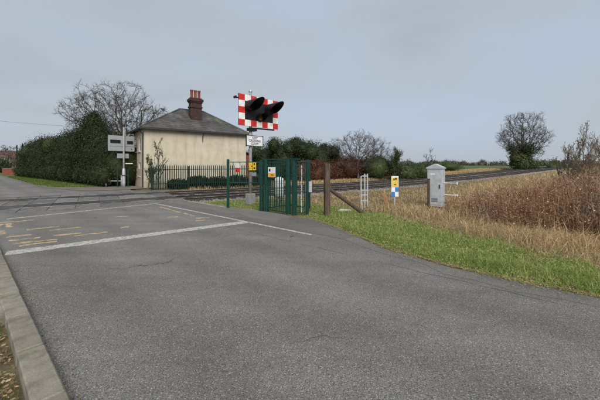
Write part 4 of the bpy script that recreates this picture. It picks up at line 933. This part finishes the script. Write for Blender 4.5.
# dry straw grass
N0 = 420000; u = rng.uniform(-10, 1150, N0); dd = 3.6*np.exp(rng.uniform(0, np.log(22), N0)); x = (u-300)/300*dd; y = dd
s, t = to_st(x, y); a, nn = to_an(x, y); d = np.hypot(x, y)
ge = green_edge(s)+.45*wavy(x, y, 2.2)
ok = (t > ge-.35+rng.normal(0, .75, N0)*(.35+.65*(wavy(x, y, 1.4, 3) > -.2))) & (t > t_right(s)+.5) & (nn < -1.75+.2*wavy(x, y, 3)) & (s < 13)
x, y, d, s, t, nn, a = x[ok], y[ok], d[ok], s[ok], t[ok], nn[ok], a[ok]; n = len(x)
h = rng.gamma(3, .062, n)*(1+.6*wavy(x, y, 1.9, 1.0)+.3*wavy(x, y, 5, 2.0))*np.clip((t-green_edge(s)+.6)/1.2, .35, 1.0)*np.where(nn > -4, .55, 1.0)*np.where(s > 5.8, .55, 1)
h = np.clip(h, .05, .6)
V, F = blades(rng, x, y, h, np.maximum(.005, d*.00105)*rng.uniform(.6, 1.6, n), 1.5)
m_ = 60000; ii = rng.integers(0, n, m_); P = np.stack([x[ii]+rng.normal(0, .03, m_), y[ii]+rng.normal(0, .03, m_), gz(x[ii], y[ii])+h[ii]*rng.uniform(.1, .9, m_)], 1)
V2, F2 = leaves(rng, P, np.clip(d[ii]*.0055, .03, .10), flat=.3, aspect=.5); stuff('withered_herbs', 'withered herb leaves tangled through the dry grass bank', 'weeds', V2, F2, 'withered')
stuff('dry_grass', 'straw-coloured dry grass covering the railway bank', 'grass', V, F, 'straw'); print('straw', n)
# short grass round the signal and beyond the crossing
N0 = 60000; s = rng.uniform(29, 64, N0); t = rng.uniform(4.4, 7.6, N0); p = s[:, None]*SV+t[:, None]*TV; ok = (t > 4.65+.15*np.sin(s*.8)+np.interp(s, [29, 31.5], [2, 0])); p = p[ok][:26000]; n = len(p)
V, F = blades(rng, p[:, 0], p[:, 1], rng.uniform(.06, .22, n), rng.uniform(.02, .05, n), .6)
stuff('roadside_grass', 'short green grass strip at the foot of the tall hedge', 'grass', V, F, 'grass_short')
N0 = 30000; a = rng.uniform(8, 70, N0); nn = rng.uniform(6.9, 11, N0); kk = kcur(a); x = O[0]+a*RV[0]+(nn+kk)*NV[0]; y = O[1]+a*RV[1]+(nn+kk)*NV[1]
V, F = blades(rng, x, y, rng.uniform(.08, .3, N0), rng.uniform(.02, .05, N0), .6); stuff('lineside_grass', 'rough dry grass on the far side of the railway', 'grass', V, F, 'straw')
# field sward beyond
# left verge: leaf litter and thin grass
N0 = 16000; s = rng.uniform(-1, 4.85, N0); t = rng.uniform(-2.2, .31, N0); p = s[:, None]*SV+t[:, None]*TV
P = np.stack([p[:, 0], p[:, 1], gz(p[:, 0], p[:, 1])+rng.uniform(.0, .035, N0)], 1)
V, F = leaves(rng, P, np.full(N0, .045), flat=.7, aspect=.75); stuff('leaf_litter', 'brown fallen leaves on the verge left of the kerb', 'leaf litter', V, F, 'dead_leaves')
n = 9000; s = rng.uniform(-1, 4.85, n); t = rng.uniform(-2.2, .3, n); p = s[:, None]*SV+t[:, None]*TV; ok = wavy(p[:, 0], p[:, 1], 3) > -.1; p = p[ok]
V, F = blades(rng, p[:, 0], p[:, 1], rng.uniform(.03, .09, len(p)), rng.uniform(.004, .008, len(p)), .7); stuff('thin_grass', 'thin short grass showing through leaf litter left of the kerb', 'grass', V, F, 'grass_short')
# leaf debris along the right road edge
n = 6500; s = rng.uniform(-6, 7.5, n); t = t_right(s)-np.abs(rng.normal(0, .10+.05*np.sin(s*3.1), n))+.08; p = s[:, None]*SV+t[:, None]*TV
P = np.stack([p[:, 0], p[:, 1], rng.uniform(.018, .03, n)], 1); V, F = leaves(rng, P, np.full(n, .035), flat=.85, aspect=.7); stuff('road_edge_debris', 'dead leaves and dirt washed along the right road edge', 'leaf litter', V, F, 'dead_leaves')

n = 900; s = rng.uniform(-2, 9, n); t = .56+np.abs(rng.normal(0, .06, n)); p = s[:, None]*SV+t[:, None]*TV
P = np.stack([p[:, 0], p[:, 1], rng.uniform(.004, .015, n)], 1); V, F = leaves(rng, P, np.full(n, .022), flat=.85, aspect=.7); stuff('gutter_debris', 'dead leaf bits and dirt in the gutter along the kerb', 'leaf litter', V, F, 'dead_leaves')
# scrub: dead reddish stems, dense
def stems(rng, x, y, h, r_, kids):
    n = len(x); z = gz(x, y)-.02; la = rng.uniform(0, 6.283, n); ln = np.abs(rng.normal(0, .16, n))*h
    top = np.stack([x+np.cos(la)*ln, y+np.sin(la)*ln, z+h], 1); b0 = np.stack([x, y, z], 1); mid = (b0+top)/2+rng.normal(0, .03, (n, 3))
    S = [np.concatenate([b0, mid, np.stack([r_, r_*.8], 1)], 1), np.concatenate([mid, top, np.stack([r_*.8, r_*.4], 1)], 1)]
    for k in range(kids):
        f = rng.uniform(.3, 1, (n, 1)); q = np.where(f < .5, b0+(mid-b0)*f*2, mid+(top-mid)*(f*2-1)); dv = unit(rng.normal(size=(n, 3))*np.array([1, 1, .4])+np.array([0, 0, .75]))
        e_ = q+dv*(h*rng.uniform(.10, .28, n))[:, None]; S.append(np.concatenate([q, e_, np.stack([r_*.6, r_*.35], 1)], 1))
    return np.concatenate(S)
N0 = 26000; u = rng.uniform(445, 1000, N0); dd = rng.uniform(6.2, 14, N0); x = (u-300)/300*dd; y = dd; s, t = to_st(x, y); a, nn = to_an(x, y)
front = np.interp(u, [430, 462, 480, 520, 560, 600, 700, 1000], [10.8, 10.2, 9.4, 8.4, 7.7, 7.1, 6.0, 4.5])+.3*wavy(x, y, 2)
dens = np.clip((dd-front)/.6, 0, 1)*np.interp(u, [445, 470, 500, 540], [.2, .5, .85, 1])*np.clip((-3.0-nn)/2, 0, 1)*np.clip((14-dd)/3, 0, 1)
ok = (rng.uniform(0, 1, N0) < dens) & (t > 8.2); x, y, u, dd = x[ok], y[ok], u[ok], dd[ok]; n = len(x)
h = np.interp(u, [462, 490, 530, 570, 620], [.55, .7, .95, 1.1, 1.3])*(1+.22*wavy(x, y, 1.5)+.10*wavy(x, y, 4, 2))*rng.uniform(.55, 1.2, n)*np.clip((dd-np.interp(u, [430, 462, 480, 520, 560, 600, 700, 1000], [10.8, 10.2, 9.4, 8.4, 7.7, 7.1, 6.0, 4.5]))/1.6+.45, .45, 1)
S = stems(rng, x, y, h, np.maximum(.0045, dd*.0005), 9); sc_ = link('dead_scrub', seg_mesh('dead_scrub', S, 3), 'scrub_stem'); print('scrub', n, len(S))
tag(sc_, 'dense reddish brown dead scrub on the bank beside the railway', 'scrub', kind='stuff')
P = S[rng.integers(0, len(S), 60000), 3:6]+rng.normal(0, .04, (60000, 3)); P = P[P[:, 2] > .1]; V, F = leaves(rng, P, np.full(len(P), .045), aspect=.55); stuff('withered_leaves', 'withered brown leaves and seed heads among the dead scrub', 'scrub', V, F, 'scrub_stem')
# tall bare saplings above the scrub
for i, (u, d, h, lab) in enumerate(((563, 14.5, 2.3, 'shortest bare sapling at the edge of the reddish scrub'), (568, 13.8, 2.9, 'second bare sapling from the scrub edge'), (573, 13, 3.3, 'slim bare sapling, third from the scrub edge'), (578, 14, 3.0, 'bare sapling beside the tallest one above the scrub'), (583, 12.8, 3.75, 'tallest bare sapling above the reddish scrub'), (588, 13.6, 3.2, 'bushy bare sapling behind the tallest one'), (593, 12.6, 3.0, 'leaning bare sapling deep in the reddish scrub'), (598, 13.2, 3.4, 'second tallest bare sapling in the scrub'), (604, 12, 3.2, 'bare sapling past the second tallest one'), (612, 12.6, 3.3, 'bare sapling farthest along the scrub'))):
    bare_tree('bare_sapling', lab, (u-300)/300*d, d, h, .024, 150+i, 'saplings over the scrub', 'sapling', 'pale_twig', kids=(17, 7, 3), fork=.08, spread=24, rmin=.0065, lens=(.42, .42, .4), trop=.2, wide=1.0, tipleaf=45, leafm='withered')
print('all done', sum(len(o.data.polygons) for o in COL.objects if o.type == 'MESH'))
